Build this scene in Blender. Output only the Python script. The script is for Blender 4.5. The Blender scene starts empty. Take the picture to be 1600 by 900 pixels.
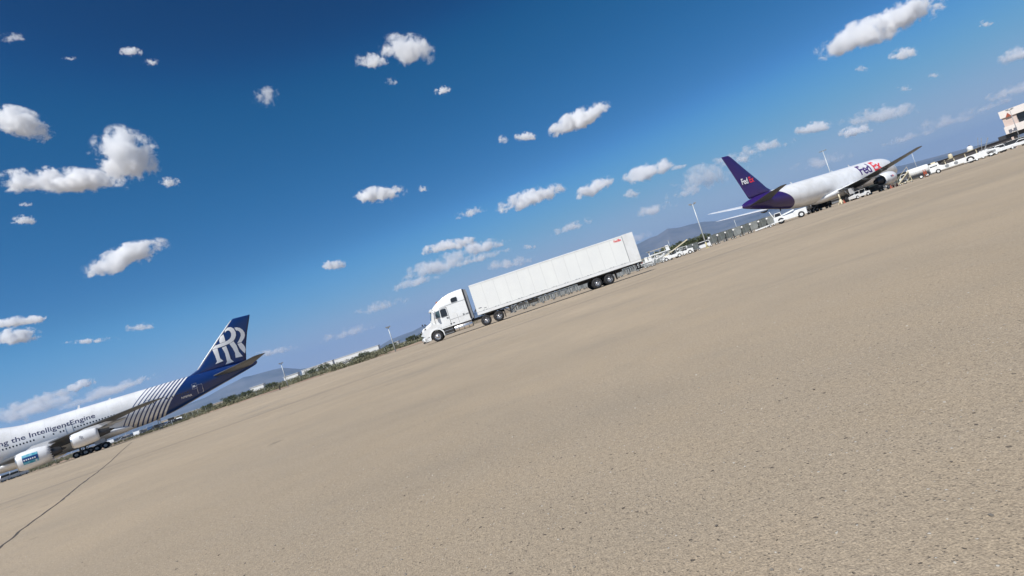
import bpy, bmesh, math, random
from mathutils import Vector, Matrix, noise
R = math.radians
C = bpy.context.scene.collection
S = bpy.context.scene

# ------------------------------------------------------------------ camera
F_PX, ROLL, PITCH, CAM_H = 850.0, 0.3215, 0.032, 0.95
cam_d = bpy.data.cameras.new('camera')
cam = bpy.data.objects.new('camera', cam_d)
C.objects.link(cam)
cam_d.sensor_width = 36.0
cam_d.lens = 36.0 * F_PX / 1600.0
cam_d.clip_start = 0.05
cam_d.clip_end = 120000.0
_right = Vector((1, 0, 0))
_fwd = Vector((0, math.cos(PITCH), math.sin(PITCH)))
_up = Vector((0, -math.sin(PITCH), math.cos(PITCH)))
# the phone is held with its right side low: the world leans in the picture
_cr, _sr = math.cos(ROLL), math.sin(ROLL)
_cx = _right * _cr - _up * _sr
_cy = _right * _sr + _up * _cr
cam.matrix_world = Matrix(((_cx.x, _cy.x, -_fwd.x, 0), (_cx.y, _cy.y, -_fwd.y, 0),
                           (_cx.z, _cy.z, -_fwd.z, CAM_H), (0, 0, 0, 1)))
S.camera = cam

# ------------------------------------------------------------------ sky and sun
SUN_EL, SUN_AZ = R(50), R(-145)          # azimuth from +Y towards +X
sun_dir = Vector((math.sin(SUN_AZ) * math.cos(SUN_EL), math.cos(SUN_AZ) * math.cos(SUN_EL), math.sin(SUN_EL)))
SKY_CURVE = (((0, 0), (.08, .0003), (.095, .0045), (.165, .034), (.25, .10), (.45, .26), (.52, .30), (1, .40)),
             ((0, 0), (.13, .036), (.16, .080), (.20, .112), (.29, .182), (.40, .305), (.63, .395), (1, .47)),
             ((0, 0), (.25, .128), (.30, .22), (.36, .285), (.50, .43), (.61, .57), (.75, .565), (1, .57)))
world = bpy.data.worlds.new('World')
S.world = world
world.use_nodes = True
wn = world.node_tree.nodes
wl = world.node_tree.links
for n in list(wn):
    wn.remove(n)
w_out = wn.new('ShaderNodeOutputWorld')
w_bg = wn.new('ShaderNodeBackground')
w_sky = wn.new('ShaderNodeTexSky')
w_sky.sky_type = 'NISHITA'
w_sky.sun_disc = False
w_sky.sun_elevation = SUN_EL
w_sky.sun_rotation = SUN_AZ
w_sky.altitude = 800
w_sky.air_density = 0.9
w_sky.dust_density = 0.35
w_sky.ozone_density = 3.0
w_bg.inputs['Strength'].default_value = 0.1
# deeper, more saturated desert sky than the default atmosphere gives: each channel through its own power
w_cur = wn.new('ShaderNodeRGBCurve')
w_sc = wn.new('ShaderNodeVectorMath'); w_sc.operation = 'SCALE'; w_sc.inputs['Scale'].default_value = 0.1
wl.new(w_sky.outputs[0], w_sc.inputs[0]); wl.new(w_sc.outputs[0], w_cur.inputs['Color'])
for _i, _pts in enumerate(SKY_CURVE):
    _c = w_cur.mapping.curves[_i]
    _c.points[0].location = _pts[0]; _c.points[1].location = _pts[-1]
    for _p in _pts[1:-1]: _c.points.new(*_p)
w_cur.mapping.extend = 'HORIZONTAL'
w_cur.mapping.update()
w_x10 = wn.new('ShaderNodeVectorMath'); w_x10.operation = 'SCALE'; w_x10.inputs['Scale'].default_value = 10.0
wl.new(w_cur.outputs[0], w_x10.inputs[0]); wl.new(w_x10.outputs[0], w_bg.inputs['Color'])
wl.new(w_bg.outputs[0], w_out.inputs['Surface'])

sun_d = bpy.data.lights.new('sun', 'SUN')
sun_d.energy = 4.8
sun_d.angle = R(0.53)
sun_d.color = (1.0, 0.965, 0.91)
sun = bpy.data.objects.new('sun', sun_d)
C.objects.link(sun)
sun.rotation_euler = sun_dir.to_track_quat('Z', 'Y').to_euler()
sun.location = (0, 0, 50)

S.view_settings.view_transform = 'Standard'
S.view_settings.look = 'None'
S.view_settings.gamma = 1.0
S.view_settings.exposure = 0.12
S.view_settings.use_curve_mapping = False
S.cycles.volume_bounces = 14
S.cycles.max_bounces = 14
S.cycles.transparent_max_bounces = 16
S.cycles.volume_step_rate = 1.0
S.cycles.volume_max_steps = 256
S.cycles.use_denoising = True
S.cycles.use_fast_gi = False

# ------------------------------------------------------------------ helpers
def tag(o, label=None, cat=None, group=None, kind=None):
    if label: o['label'] = label
    if cat: o['category'] = cat
    if group: o['group'] = group
    if kind: o['kind'] = kind
    return o

def empty(name, loc=(0, 0, 0), rz=0.0, label=None, cat=None, group=None):
    o = bpy.data.objects.new(name, None)
    C.objects.link(o)
    o.location = loc
    o.rotation_euler = (0, 0, rz)
    o.empty_display_size = 0.2
    return tag(o, label, cat, group)

def copy_tree(o, parent=None):
    c = o.copy()
    C.objects.link(c)
    c.parent = parent
    for ch in list(o.children):
        copy_tree(ch, c)
    return c

def px_dir(px, py):
    """world direction seen at a pixel of the 1600x900 photograph (used to work out where far things stand)"""
    dx, dy = px - 800, py - 450
    U = dx * _cr - dy * _sr
    V = -dx * _sr - dy * _cr
    return (_right * U + _up * V + _fwd * F_PX) / F_PX

def at_y(px, py, y):
    d = px_dir(px, py)
    p = d * (y / d.y)
    return Vector((p.x, p.y, p.z + CAM_H))

def sstep(x, a, b):
    t = max(0.0, min(1.0, (x - a) / (b - a)))
    return t * t * (3 - 2 * t)

def gz(x, y):
    """height of the pavement: level near the viewer, falling away gently for drainage"""
    if y <= 20: return 0.0
    u = x / y
    s = 0.0062 + 0.0095 * sstep(u, 0.45, 0.95)
    yy = min(y, 260.0) - 55.0
    k = 12.0
    t = (yy + math.sqrt(yy * yy + k * k)) / 2 - 0.55
    return -s * max(0.0, t)

# materials -----------------------------------------------------------------
def mat(name, col, rough=0.6, metal=0.0, noise_amt=0.0, noise_scale=3.0, spec=0.5, bump=0.0, coat=0.0, dirt=None):
    m = bpy.data.materials.new(name)
    m.use_nodes = True
    nt = m.node_tree
    b = nt.nodes['Principled BSDF']
    b.inputs['Base Color'].default_value = (*col, 1)
    b.inputs['Roughness'].default_value = rough
    b.inputs['Metallic'].default_value = metal
    b.inputs['Specular IOR Level'].default_value = spec
    if coat: b.inputs['Coat Weight'].default_value = coat
    if noise_amt or bump:
        tc = nt.nodes.new('ShaderNodeTexCoord')
        nz = nt.nodes.new('ShaderNodeTexNoise')
        nz.inputs['Scale'].default_value = noise_scale
        nz.inputs['Detail'].default_value = 6
        nz.inputs['Roughness'].default_value = 0.65
        nt.links.new(tc.outputs['Object'], nz.inputs['Vector'])
        if noise_amt:
            mx = nt.nodes.new('ShaderNodeMix'); mx.data_type = 'RGBA'
            d = dirt or tuple(c * (1 - noise_amt) for c in col)
            mx.inputs['A'].default_value = (*d, 1)
            mx.inputs['B'].default_value = (*col, 1)
            mr = nt.nodes.new('ShaderNodeMapRange')
            mr.inputs['From Min'].default_value = 0.35
            mr.inputs['From Max'].default_value = 0.6
            nt.links.new(nz.outputs['Fac'], mr.inputs['Value'])
            nt.links.new(mr.outputs[0], mx.inputs['Factor'])
            nt.links.new(mx.outputs['Result'], b.inputs['Base Color'])
            mr2 = nt.nodes.new('ShaderNodeMapRange')
            mr2.inputs['To Min'].default_value = min(1, rough + 0.12)
            mr2.inputs['To Max'].default_value = max(0.05, rough - 0.06)
            nt.links.new(nz.outputs['Fac'], mr2.inputs['Value'])
            nt.links.new(mr2.outputs[0], b.inputs['Roughness'])
        if bump:
            bp = nt.nodes.new('ShaderNodeBump')
            bp.inputs['Strength'].default_value = bump
            bp.inputs['Distance'].default_value = 0.02
            nt.links.new(nz.outputs['Fac'], bp.inputs['Height'])
            nt.links.new(bp.outputs[0], b.inputs['Normal'])
    return m

def nodes_of(m):
    nt = m.node_tree
    return nt, nt.nodes, nt.links, nt.nodes['Principled BSDF']

def math_node(nt, op, a, b=None, c=None, clamp=False):
    n = nt.nodes.new('ShaderNodeMath'); n.operation = op; n.use_clamp = clamp
    for i, v in enumerate((a, b, c)):
        if v is None: continue
        if isinstance(v, (int, float)): n.inputs[i].default_value = v
        else: nt.links.new(v, n.inputs[i])
    return n.outputs[0]

def maprange(nt, v, a, b, lo=0.0, hi=1.0, smooth=False):
    n = nt.nodes.new('ShaderNodeMapRange')
    if smooth: n.interpolation_type = 'SMOOTHSTEP'
    nt.links.new(v, n.inputs['Value'])
    for k, val in (('From Min', a), ('From Max', b), ('To Min', lo), ('To Max', hi)):
        n.inputs[k].default_value = val
    return n.outputs[0]

def mixcol(nt, f, a, b, mode='MIX'):
    n = nt.nodes.new('ShaderNodeMix'); n.data_type = 'RGBA'; n.blend_type = mode
    if isinstance(f, (int, float)): n.inputs['Factor'].default_value = f
    else: nt.links.new(f, n.inputs['Factor'])
    for k, v in (('A', a), ('B', b)):
        if isinstance(v, tuple): n.inputs[k].default_value = (*v, 1)
        else: nt.links.new(v, n.inputs[k])
    return n.outputs['Result']

# mesh builder ------------------------------------------------------------------
class MB:
    def __init__(self):
        self.v = []; self.f = []; self.mi = []; self.sm = []
    def add(self, vs, fs, mi=0, smooth=False):
        b = len(self.v)
        self.v += [tuple(p) for p in vs]
        self.f += [tuple(i + b for i in f) for f in fs]
        self.mi += [mi] * len(fs); self.sm += [smooth] * len(fs)
        return self
    def box(self, x0, x1, y0, y1, z0, z1, mi=0, M=None):
        vs = [Vector((x, y, z)) for x in (x0, x1) for y in (y0, y1) for z in (z0, z1)]
        if M: vs = [M @ v for v in vs]
        return self.add(vs, [(0, 1, 3, 2), (4, 6, 7, 5), (0, 4, 5, 1), (2, 3, 7, 6), (0, 2, 6, 4), (1, 5, 7, 3)], mi)
    def bar(self, a, b, w, h=None, mi=0):
        """square bar from a to b"""
        a, b = Vector(a), Vector(b); d = (b - a)
        if d.length < 1e-6: return self
        h = w if h is None else h
        d.normalize()
        up = Vector((0, 0, 1)) if abs(d.z) < 0.95 else Vector((1, 0, 0))
        s = d.cross(up).normalized(); u = s.cross(d).normalized()
        vs = []
        for p in (a, b):
            for i, j in ((-1, -1), (1, -1), (1, 1), (-1, 1)):
                vs.append(p + s * i * w / 2 + u * j * h / 2)
        return self.add(vs, [(0, 1, 2, 3), (7, 6, 5, 4), (0, 4, 5, 1), (1, 5, 6, 2), (2, 6, 7, 3), (3, 7, 4, 0)], mi)
    def tube(self, pts, rad, n=10, mi=0, caps=True, smooth=True):
        pts = [Vector(p) for p in pts]
        if not isinstance(rad, (list, tuple)): rad = [rad] * len(pts)
        rings = []; prev = None
        for i, p in enumerate(pts):
            d = (pts[min(i + 1, len(pts) - 1)] - pts[max(i - 1, 0)]).normalized()
            if prev is None:
                up = Vector((0, 0, 1)) if abs(d.z) < 0.9 else Vector((1, 0, 0))
                s = d.cross(up).normalized()
            else:
                s = (prev - d * prev.dot(d)).normalized()
            prev = s; u = d.cross(s)
            rings.append([p + (s * math.cos(2 * math.pi * k / n) + u * math.sin(2 * math.pi * k / n)) * rad[i] for k in range(n)])
        return self.loft(rings, mi, caps, smooth)
    def loft(self, rings, mi=0, caps=True, smooth=True, closed=True):
        n = len(rings[0]); vs = [p for r in rings for p in r]; fs = []
        for i in range(len(rings) - 1):
            for k in range(n if closed else n - 1):
                a = i * n + k; b = i * n + (k + 1) % n
                fs.append((a, b, b + n, a + n))
        self.add(vs, fs, mi, smooth)
        if caps:
            self.add(list(rings[0]), [tuple(range(n))[::-1]], mi)
            self.add(list(rings[-1]), [tuple(range(n))], mi)
        return self
    def lathe(self, prof, origin=(0, 0, 0), axis='X', n=24, mi=0, caps=False, smooth=True, a0=0.0, squash=1.0):
        """prof: (along, radius)"""
        o = Vector(origin); rings = []
        for t, r in prof:
            ring = []
            for k in range(n):
                a = a0 + 2 * math.pi * k / n
                c, s = r * math.cos(a), r * math.sin(a) * squash
                if axis == 'X': ring.append(o + Vector((t, c, s)))
                elif axis == 'Y': ring.append(o + Vector((c, t, s)))
                else: ring.append(o + Vector((c, s, t)))
            rings.append(ring)
        return self.loft(rings, mi, caps, smooth)
    def prism(self, poly, y0, y1, axis='Y', mi=0, smooth=False):
        """polygon in the (x,z) plane extruded along y (or (x,y) along z, (y,z) along x)"""
        n = len(poly)
        def P(p, t):
            if axis == 'Y': return Vector((p[0], t, p[1]))
            if axis == 'Z': return Vector((p[0], p[1], t))
            return Vector((t, p[0], p[1]))
        vs = [P(p, y0) for p in poly] + [P(p, y1) for p in poly]
        fs = [tuple(range(n)), tuple(range(2 * n - 1, n - 1, -1))]
        self.add(vs, fs, mi)
        self.add(vs, [(i, i + n, (i + 1) % n + n, (i + 1) % n) for i in range(n)], mi, smooth)
        return self
    def build(self, name, mats, parent=None, bevel=0.0, weld=True, loc=None, rz=None, fix=True):
        me = bpy.data.meshes.new(name)
        me.from_pydata([tuple(v) for v in self.v], [], self.f)
        if not isinstance(mats, (list, tuple)): mats = [mats]
        for m in mats: me.materials.append(m)
        me.polygons.foreach_set('material_index', self.mi)
        me.polygons.foreach_set('use_smooth', self.sm)
        if weld or fix:
            bm = bmesh.new(); bm.from_mesh(me)
            if weld: bmesh.ops.remove_doubles(bm, verts=bm.verts, dist=1e-4)
            if fix: bmesh.ops.recalc_face_normals(bm, faces=bm.faces)
            bm.to_mesh(me); bm.free()
        me.update()
        o = bpy.data.objects.new(name, me)
        C.objects.link(o)
        o.parent = parent
        if loc: o.location = loc
        if rz is not None: o.rotation_euler = (0, 0, rz)
        if bevel:
            bv = o.modifiers.new('bevel', 'BEVEL'); bv.width = bevel; bv.segments = 2; bv.limit_method = 'ANGLE'; bv.angle_limit = R(35)
            bv.harden_normals = False
        return o

def smooth_angle(o, deg=40):
    me = o.data
    for p in me.polygons: p.use_smooth = True
    try: me.set_sharp_from_angle(angle=R(deg))
    except Exception: pass
    return o
# ------------------------------------------------------------------ ground
def ground_points(radii, azs):
    return [[(r * math.sin(a), r * math.cos(a)) for r in radii] for a in azs]

def polar_sheet(name, rfun, rows, dz, material, nseg=240, a0=-math.pi, a1=math.pi):
    vs = [(0, 0, gz(0, 0) + dz)] ; fs = []
    full = abs((a1 - a0) - 2 * math.pi) < 1e-6
    n = nseg
    for i in range(n):
        a = a0 + (a1 - a0) * i / (n if full else n - 1)
        Rm = rfun(a)
        for t in rows:
            x, y = t * Rm * math.sin(a), t * Rm * math.cos(a)
            vs.append((x, y, gz(x, y) + dz))
    m = len(rows)
    for i in range(n if full else n - 1):
        j = (i + 1) % n
        fs.append((0, 1 + j * m, 1 + i * m))
        for k in range(m - 1):
            a = 1 + i * m + k; b = 1 + j * m + k
            fs.append((a, b, b + 1, a + 1))
    me = bpy.data.meshes.new(name); me.from_pydata(vs, [], fs); me.materials.append(material)
    for p in me.polygons: p.use_smooth = True
    me.update()
    o = bpy.data.objects.new(name, me); C.objects.link(o)
    o['kind'] = 'structure'
    return o

def apron_material():
    m = bpy.data.materials.new('apron_concrete'); m.use_nodes = True
    nt, N, L, b = nodes_of(m)
    tc = N.new('ShaderNodeTexCoord').outputs['Object']
    def noise_tex(scale, detail=5, rough=0.6, vec=tc, dist=0.0):
        n = N.new('ShaderNodeTexNoise'); n.inputs['Scale'].default_value = scale
        n.inputs['Detail'].default_value = detail; n.inputs['Roughness'].default_value = rough
        n.inputs['Distortion'].default_value = dist
        L.new(vec, n.inputs['Vector']); return n.outputs['Fac']
    base = mixcol(nt, maprange(nt, noise_tex(0.07, 5, 0.6), 0.38, 0.62), (0.425, 0.338, 0.236), (0.525, 0.415, 0.290))
    # large worn and stained patches
    base = mixcol(nt, maprange(nt, noise_tex(0.35, 6, 0.7), 0.42, 0.72, 0, 0.5), base, (0.323, 0.278, 0.22))
    base = mixcol(nt, maprange(nt, noise_tex(2.3, 5, 0.7), 0.40, 0.75, 0, 0.45), base, (0.451, 0.368, 0.27))
    # broad streaks where vehicles drive
    mp = N.new('ShaderNodeMapping'); mp.inputs['Rotation'].default_value = (0, 0, R(-8)); mp.inputs['Scale'].default_value = (0.02, 0.35, 1)
    L.new(tc, mp.inputs['Vector'])
    base = mixcol(nt, maprange(nt, noise_tex(1.0, 4, 0.6, mp.outputs[0]), 0.48, 0.75, 0, 0.32), base, (0.296, 0.257, 0.203))
    # stains, scuffs and rubber marks left by traffic
    v_ = noise_tex(0.11, 7, 0.78, dist=0.6)
    base = mixcol(nt, maprange(nt, v_, 0.54, 0.68, 0, 0.45), base, (0.27, 0.245, 0.20))
    mp3 = N.new('ShaderNodeMapping'); mp3.inputs['Rotation'].default_value = (0, 0, R(12)); mp3.inputs['Scale'].default_value = (0.05, 1.6, 1)
    L.new(tc, mp3.inputs['Vector'])
    base = mixcol(nt, maprange(nt, noise_tex(1.0, 3, 0.6, mp3.outputs[0]), 0.66, 0.74, 0, 0.45), base, (0.23, 0.205, 0.17))
    base = mixcol(nt, maprange(nt, noise_tex(0.9, 2, 0.5), 0.70, 0.75, 0, 0.45), base, (0.17, 0.15, 0.12))
    # fine grain of the aggregate
    g1 = noise_tex(130, 3, 0.7); g2 = noise_tex(38, 4, 0.75); g3 = noise_tex(420, 2, 0.6)
    base = mixcol(nt, maprange(nt, g1, 0.35, 0.68, 0.0, 1.0), mixcol(nt, 1.0, base, (0.66, 0.66, 0.67), 'MULTIPLY'), mixcol(nt, 1.0, base, (1.26, 1.26, 1.24), 'MULTIPLY'))
    base = mixcol(nt, maprange(nt, g2, 0.35, 0.7, 0.0, 1.0), mixcol(nt, 1.0, base, (0.80, 0.80, 0.81), 'MULTIPLY'), mixcol(nt, 1.0, base, (1.15, 1.15, 1.14), 'MULTIPLY'))
    # exposed stones, pits and pale chips
    def spots(scale, thr, soft, keep, seed):
        v = N.new('ShaderNodeTexVoronoi'); v.inputs['Scale'].default_value = scale
        mp2 = N.new('ShaderNodeMapping'); mp2.inputs['Location'].default_value = (seed, seed * 0.7, 0)
        L.new(tc, mp2.inputs['Vector'])
        wp = N.new('ShaderNodeVectorMath'); wp.operation = 'ADD'
        nn = N.new('ShaderNodeTexNoise'); nn.inputs['Scale'].default_value = scale * 1.7; L.new(tc, nn.inputs['Vector'])
        sc = N.new('ShaderNodeVectorMath'); sc.operation = 'SCALE'; sc.inputs['Scale'].default_value = 0.6 / scale
        L.new(nn.outputs['Color'], sc.inputs[0]); L.new(mp2.outputs[0], wp.inputs[0]); L.new(sc.outputs[0], wp.inputs[1])
        L.new(wp.outputs[0], v.inputs['Vector'])
        sep = N.new('ShaderNodeSeparateColor'); L.new(v.outputs['Color'], sep.inputs[0])
        rnd = maprange(nt, sep.outputs['Red'], keep, keep + 0.02)
        size = math_node(nt, 'MULTIPLY', sep.outputs['Green'], thr)
        size = math_node(nt, 'ADD', size, thr * 0.4)
        inside = maprange(nt, math_node(nt, 'SUBTRACT', size, v.outputs['Distance']), 0.0, soft)
        return math_node(nt, 'MULTIPLY', inside, rnd)
    pits = spots(26, 0.16, 0.05, 0.80, 3.1)
    pits2 = spots(75, 0.26, 0.10, 0.62, 7.7)
    chips = spots(62, 0.22, 0.06, 0.88, 11.3)
    big = spots(9, 0.075, 0.02, 0.90, 19.0)
    base = mixcol(nt, math_node(nt, 'MULTIPLY', pits2, 0.55), base, (0.16, 0.14, 0.115))
    base = mixcol(nt, math_node(nt, 'MULTIPLY', pits, 0.8), base, (0.085, 0.072, 0.06))
    base = mixcol(nt, math_node(nt, 'MULTIPLY', big, 0.8), base, (0.09, 0.078, 0.065))
    base = mixcol(nt, math_node(nt, 'MULTIPLY', chips, 0.75), base, (0.72, 0.68, 0.60))
    # long transverse joints, weathered: (a, b, c, half width, strength)
    sx = N.new('ShaderNodeSeparateXYZ'); L.new(tc, sx.inputs[0])
    wob = math_node(nt, 'MULTIPLY', math_node(nt, 'SUBTRACT', noise_tex(0.35, 3, 0.6), 0.5), 1.2)
    for (ax, ay, c0, hw, st) in JOINTS:
        d = math_node(nt, 'ADD', math_node(nt, 'ADD', math_node(nt, 'MULTIPLY', sx.outputs['X'], ax), math_node(nt, 'MULTIPLY', sx.outputs['Y'], ay)), c0)
        d = math_node(nt, 'ABSOLUTE', math_node(nt, 'ADD', d, wob))
        f = maprange(nt, d, hw, 0.0, 0, st, True)
        f = math_node(nt, 'MULTIPLY', f, maprange(nt, noise_tex(0.18, 4, 0.7), 0.3, 0.55, 0.35, 1.0))
        base = mixcol(nt, f, base, (0.20, 0.175, 0.145))
    L.new(base, b.inputs['Base Color'])
    b.inputs['Roughness'].default_value = 0.93
    b.inputs['Specular IOR Level'].default_value = 0.25
    bp = N.new('ShaderNodeBump'); bp.inputs['Strength'].default_value = 0.9; bp.inputs['Distance'].default_value = 0.006
    h = math_node(nt, 'ADD', math_node(nt, 'MULTIPLY', g1, 0.9), math_node(nt, 'MULTIPLY', g2, 1.2))
    h = math_node(nt, 'SUBTRACT', h, math_node(nt, 'ADD', pits, pits2))
    h = math_node(nt, 'ADD', h, chips)
    L.new(h, bp.inputs['Height']); L.new(bp.outputs[0], b.inputs['Normal'])
    return m

# the weathered joints, as lines through two points of the pavement
def line_through(p, q, hw, st):
    dx, dy = q[0] - p[0], q[1] - p[1]; l = math.hypot(dx, dy)
    ax, ay = -dy / l, dx / l
    return (ax, ay, -(ax * p[0] + ay * p[1]), hw, st)
def gpt(px, py):
    d = px_dir(px, py); t = -CAM_H / d.z
    return (d.x * t, d.y * t)
JOINTS = [line_through(gpt(205, 717), gpt(1030, 431), 0.7, 0.62),
          ]
m_apron = apron_material()
# far edge of the concrete by azimuth (deg): forward distance
EDGE = [(-180, 400), (-60, 150), (-46, 140), (-35, 150), (-27, 210), (-20, 175), (-12, 110), (-6, 150), (3, 300), (50, 320), (90, 420), (180, 400)]
def edge_r(a):
    d = math.degrees(a)
    for (a0, r0), (a1, r1) in zip(EDGE, EDGE[1:]):
        if d <= a1:
            v = r0 + (r1 - r0) * (d - a0) / (a1 - a0); break
    else: v = 400
    return v / max(0.45, math.cos(a)) if abs(d) < 60 else v
_rows = [0.002 * 1.19 ** k for k in range(1, 36)]; _rows = [r for r in _rows if r < 0.97] + [1.0]
apron = polar_sheet('apron', edge_r, _rows, 0.0, m_apron, 200)

def desert_material():
    m = bpy.data.materials.new('desert_ground'); m.use_nodes = True
    nt, N, L, b = nodes_of(m)
    tc = N.new('ShaderNodeTexCoord').outputs['Object']
    def nz(scale, det=5):
        n = N.new('ShaderNodeTexNoise'); n.inputs['Scale'].default_value = scale; n.inputs['Detail'].default_value = det
        n.inputs['Roughness'].default_value = 0.65; L.new(tc, n.inputs['Vector']); return n.outputs['Fac']
    c = mixcol(nt, maprange(nt, nz(0.05), 0.35, 0.65), (0.27, 0.205, 0.145), (0.36, 0.285, 0.205))
    c = mixcol(nt, maprange(nt, nz(0.6), 0.45, 0.7, 0, 0.7), c, (0.22, 0.14, 0.10))
    c = mixcol(nt, maprange(nt, nz(0.013), 0.45, 0.62, 0, 0.8), c, (0.13, 0.13, 0.075))
    L.new(c, b.inputs['Base Color']); b.inputs['Roughness'].default_value = 0.95; b.inputs['Specular IOR Level'].default_value = 0.15
    return m
m_desert = desert_material()
desert = polar_sheet('ground', lambda a: 30000.0, [0.0004 * 1.2 ** k for k in range(1, 42)] + [1.0], -0.07, m_desert, 180)

# the dark sealed crack that runs away to the left
def crack_strip():
    pts = [gpt(-60, 903), gpt(0, 856), gpt(40, 823), gpt(87, 789), gpt(95, 783), gpt(125, 758), gpt(152, 738), gpt(175, 719), gpt(186, 708), gpt(206, 690)]
    rnd = random.Random(5)
    P = []
    for (a, b_) in zip(pts, pts[1:]):
        n = max(2, int(math.dist(a, b_) / 0.25))
        for i in range(n):
            t = i / n
            P.append((a[0] + (b_[0] - a[0]) * t, a[1] + (b_[1] - a[1]) * t))
    mb = MB(); L_, R_ = [], []
    for i, p in enumerate(P):
        q = P[min(i + 1, len(P) - 1)]; o = P[max(i - 1, 0)]
        d = Vector((q[0] - o[0], q[1] - o[1], 0)).normalized(); s = Vector((d.y, -d.x, 0))
        off = 0.03 * noise.noise(Vector((i * 0.35, 0, 0))) + 0.012 * rnd.uniform(-1, 1)
        w = 0.012 + 0.012 * abs(noise.noise(Vector((i * 0.2, 5, 0)))) + (0.02 if rnd.random() < 0.05 else 0) + 0.0006 * p[1]
        w *= 1.0 if p[1] < 20 else 0.8
        c = Vector((p[0], p[1], gz(*p) + 0.004)) + s * off
        L_.append(c - s * w); R_.append(c + s * w)
    n = len(P)
    mb.add(L_ + R_, [(i, i + 1, n + i + 1, n + i) for i in range(n - 1)])
    o = mb.build('pavement_crack', mat('crack_tar', (0.075, 0.064, 0.052), 0.9), weld=False)
    o['kind'] = 'structure'
crack_strip()

# ------------------------------------------------------------------ mountains
def ridge(name, dist, pts, depth, seed, material, rough=1.0):
    """far ridge whose skyline passes the given (azimuth deg, elevation deg) points; a real solid with slopes towards and away from the viewer"""
    rnd = random.Random(seed)
    a0, a1 = pts[0][0], pts[-1][0]
    n = max(60, int((a1 - a0) * 9)); rows = 26
    def el(a):
        for (x0, e0), (x1, e1) in zip(pts, pts[1:]):
            if a <= x1:
                t = (a - x0) / (x1 - x0); return e0 + (e1 - e0) * t
        return pts[-1][1]
    vs, fs = [], []
    for i in range(n + 1):
        a = a0 + (a1 - a0) * i / n
        top = dist * math.tan(R(el(a)))
        fade = min(1, i / 6, (n - i) / 6)
        for j in range(rows + 1):
            t = j / rows            # 0 front foot, 0.55 crest, 1 back foot
            d = dist - depth * 0.55 + depth * t
            h = 1 - abs(t - 0.55) / (0.55 if t < 0.55 else 0.45)
            h = h ** 1.25
            p = Vector((d * math.sin(R(a)), d * math.cos(R(a)), 0))
            nn = noise.fractal(p * (6.0 / dist) * 2.2 + Vector((seed, 0, 0)), 0.9, 2.1, 6)
            gully = noise.ridged_multi_fractal(p * (14.0 / dist) + Vector((0, seed, 0)), 0.9, 2.0, 5, 1.0, 2.0)
            z = top * h * (1 + (0.16 * nn - 0.13 * (gully - 1)) * rough * (1.15 - h)) * fade ** 0.5
            if abs(t - 0.55) < 0.02: z = top * (1 + 0.02 * nn) * fade
            vs.append((p.x, p.y, z - 6))
    m = rows + 1
    for i in range(n):
        for j in range(rows):
            a = i * m + j; fs.append((a, a + m, a + m + 1, a + 1))
    me = bpy.data.meshes.new(name); me.from_pydata(vs, [], fs); me.materials.append(material)
    for p in me.polygons: p.use_smooth = True
    o = bpy.data.objects.new(name, me); C.objects.link(o); o['kind'] = 'structure'
    return o
m_rock = mat('mountain_rock', (0.16, 0.155, 0.15), 0.95, noise_amt=0.45, noise_scale=0.0012, spec=0.05, dirt=(0.08, 0.085, 0.08))
def ae(px, py, f=1.0):
    d = px_dir(px, py); return (math.degrees(math.atan2(d.x, d.y)), max(0.02, math.degrees(math.atan2(d.z, math.hypot(d.x, d.y))) * f))
ridge('mountains', 15000, [(6.0, 0.15)] + [ae(*p) for p in ((990, 384), (1003, 378), (1015, 372), (1027, 368), (1043, 357), (1060, 355.5), (1080, 350), (1100, 346), (1120, 345), (1150, 337), (1180, 331), (1215, 318), (1240, 312))] + [(33.5, 1.6), (37, 0.9), (43, 0.35), (55, 0.2)], 5200, 3.0, m_rock)
ridge('mountains', 9500, [(15, 0.1), (18.5, 0.5), ae(1110, 372), ae(1135, 362), ae(1165, 352), ae(1200, 341), ae(1240, 329), (34, 0.5), (40, .1)], 2600, 9.0, m_rock)
ridge('mountains', 15000, [(-60, 0.4), (-50, 0.5), (-40, 0.5), (-33.5, 0.8), ae(322, 620), ae(345, 607), ae(365, 597), ae(380, 589), ae(395, 586), ae(412, 581), ae(440, 574), (-22.6, 0.75), (-20, 0.25), (-18, 0.1)], 5200, 14.0, m_rock)
ridge('mountains', 15000, [(-17, 0.08), (-15, 0.4), ae(610, 530), ae(628, 523), ae(645, 517), ae(660, 509), ae(672, 506), (-7, 0.9), (-4, 0.55), (2, .5), (6.5, 0.3)], 5000, 21.0, m_rock)

# ------------------------------------------------------------------ haze
def haze_box():
    mb = MB(); mb.box(-18500, 18500, -3000, 19500, -8, 760)
    m = bpy.data.materials.new('haze_air'); m.use_nodes = True
    nt = m.node_tree
    for n in list(nt.nodes): nt.nodes.remove(n)
    out = nt.nodes.new('ShaderNodeOutputMaterial'); pv = nt.nodes.new('ShaderNodeVolumePrincipled')
    pv.inputs['Color'].default_value = (0.36, 0.60, 1.0, 1); pv.inputs['Density'].default_value = HAZE
    pv.inputs['Anisotropy'].default_value = 0.2
    nt.links.new(pv.outputs[0], out.inputs['Volume'])
    try: m.cycles.homogeneous_volume = True
    except Exception: pass
    o = mb.build('haze', m); tag(o, kind='stuff')
HAZE = 4.6e-5
haze_box()

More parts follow.
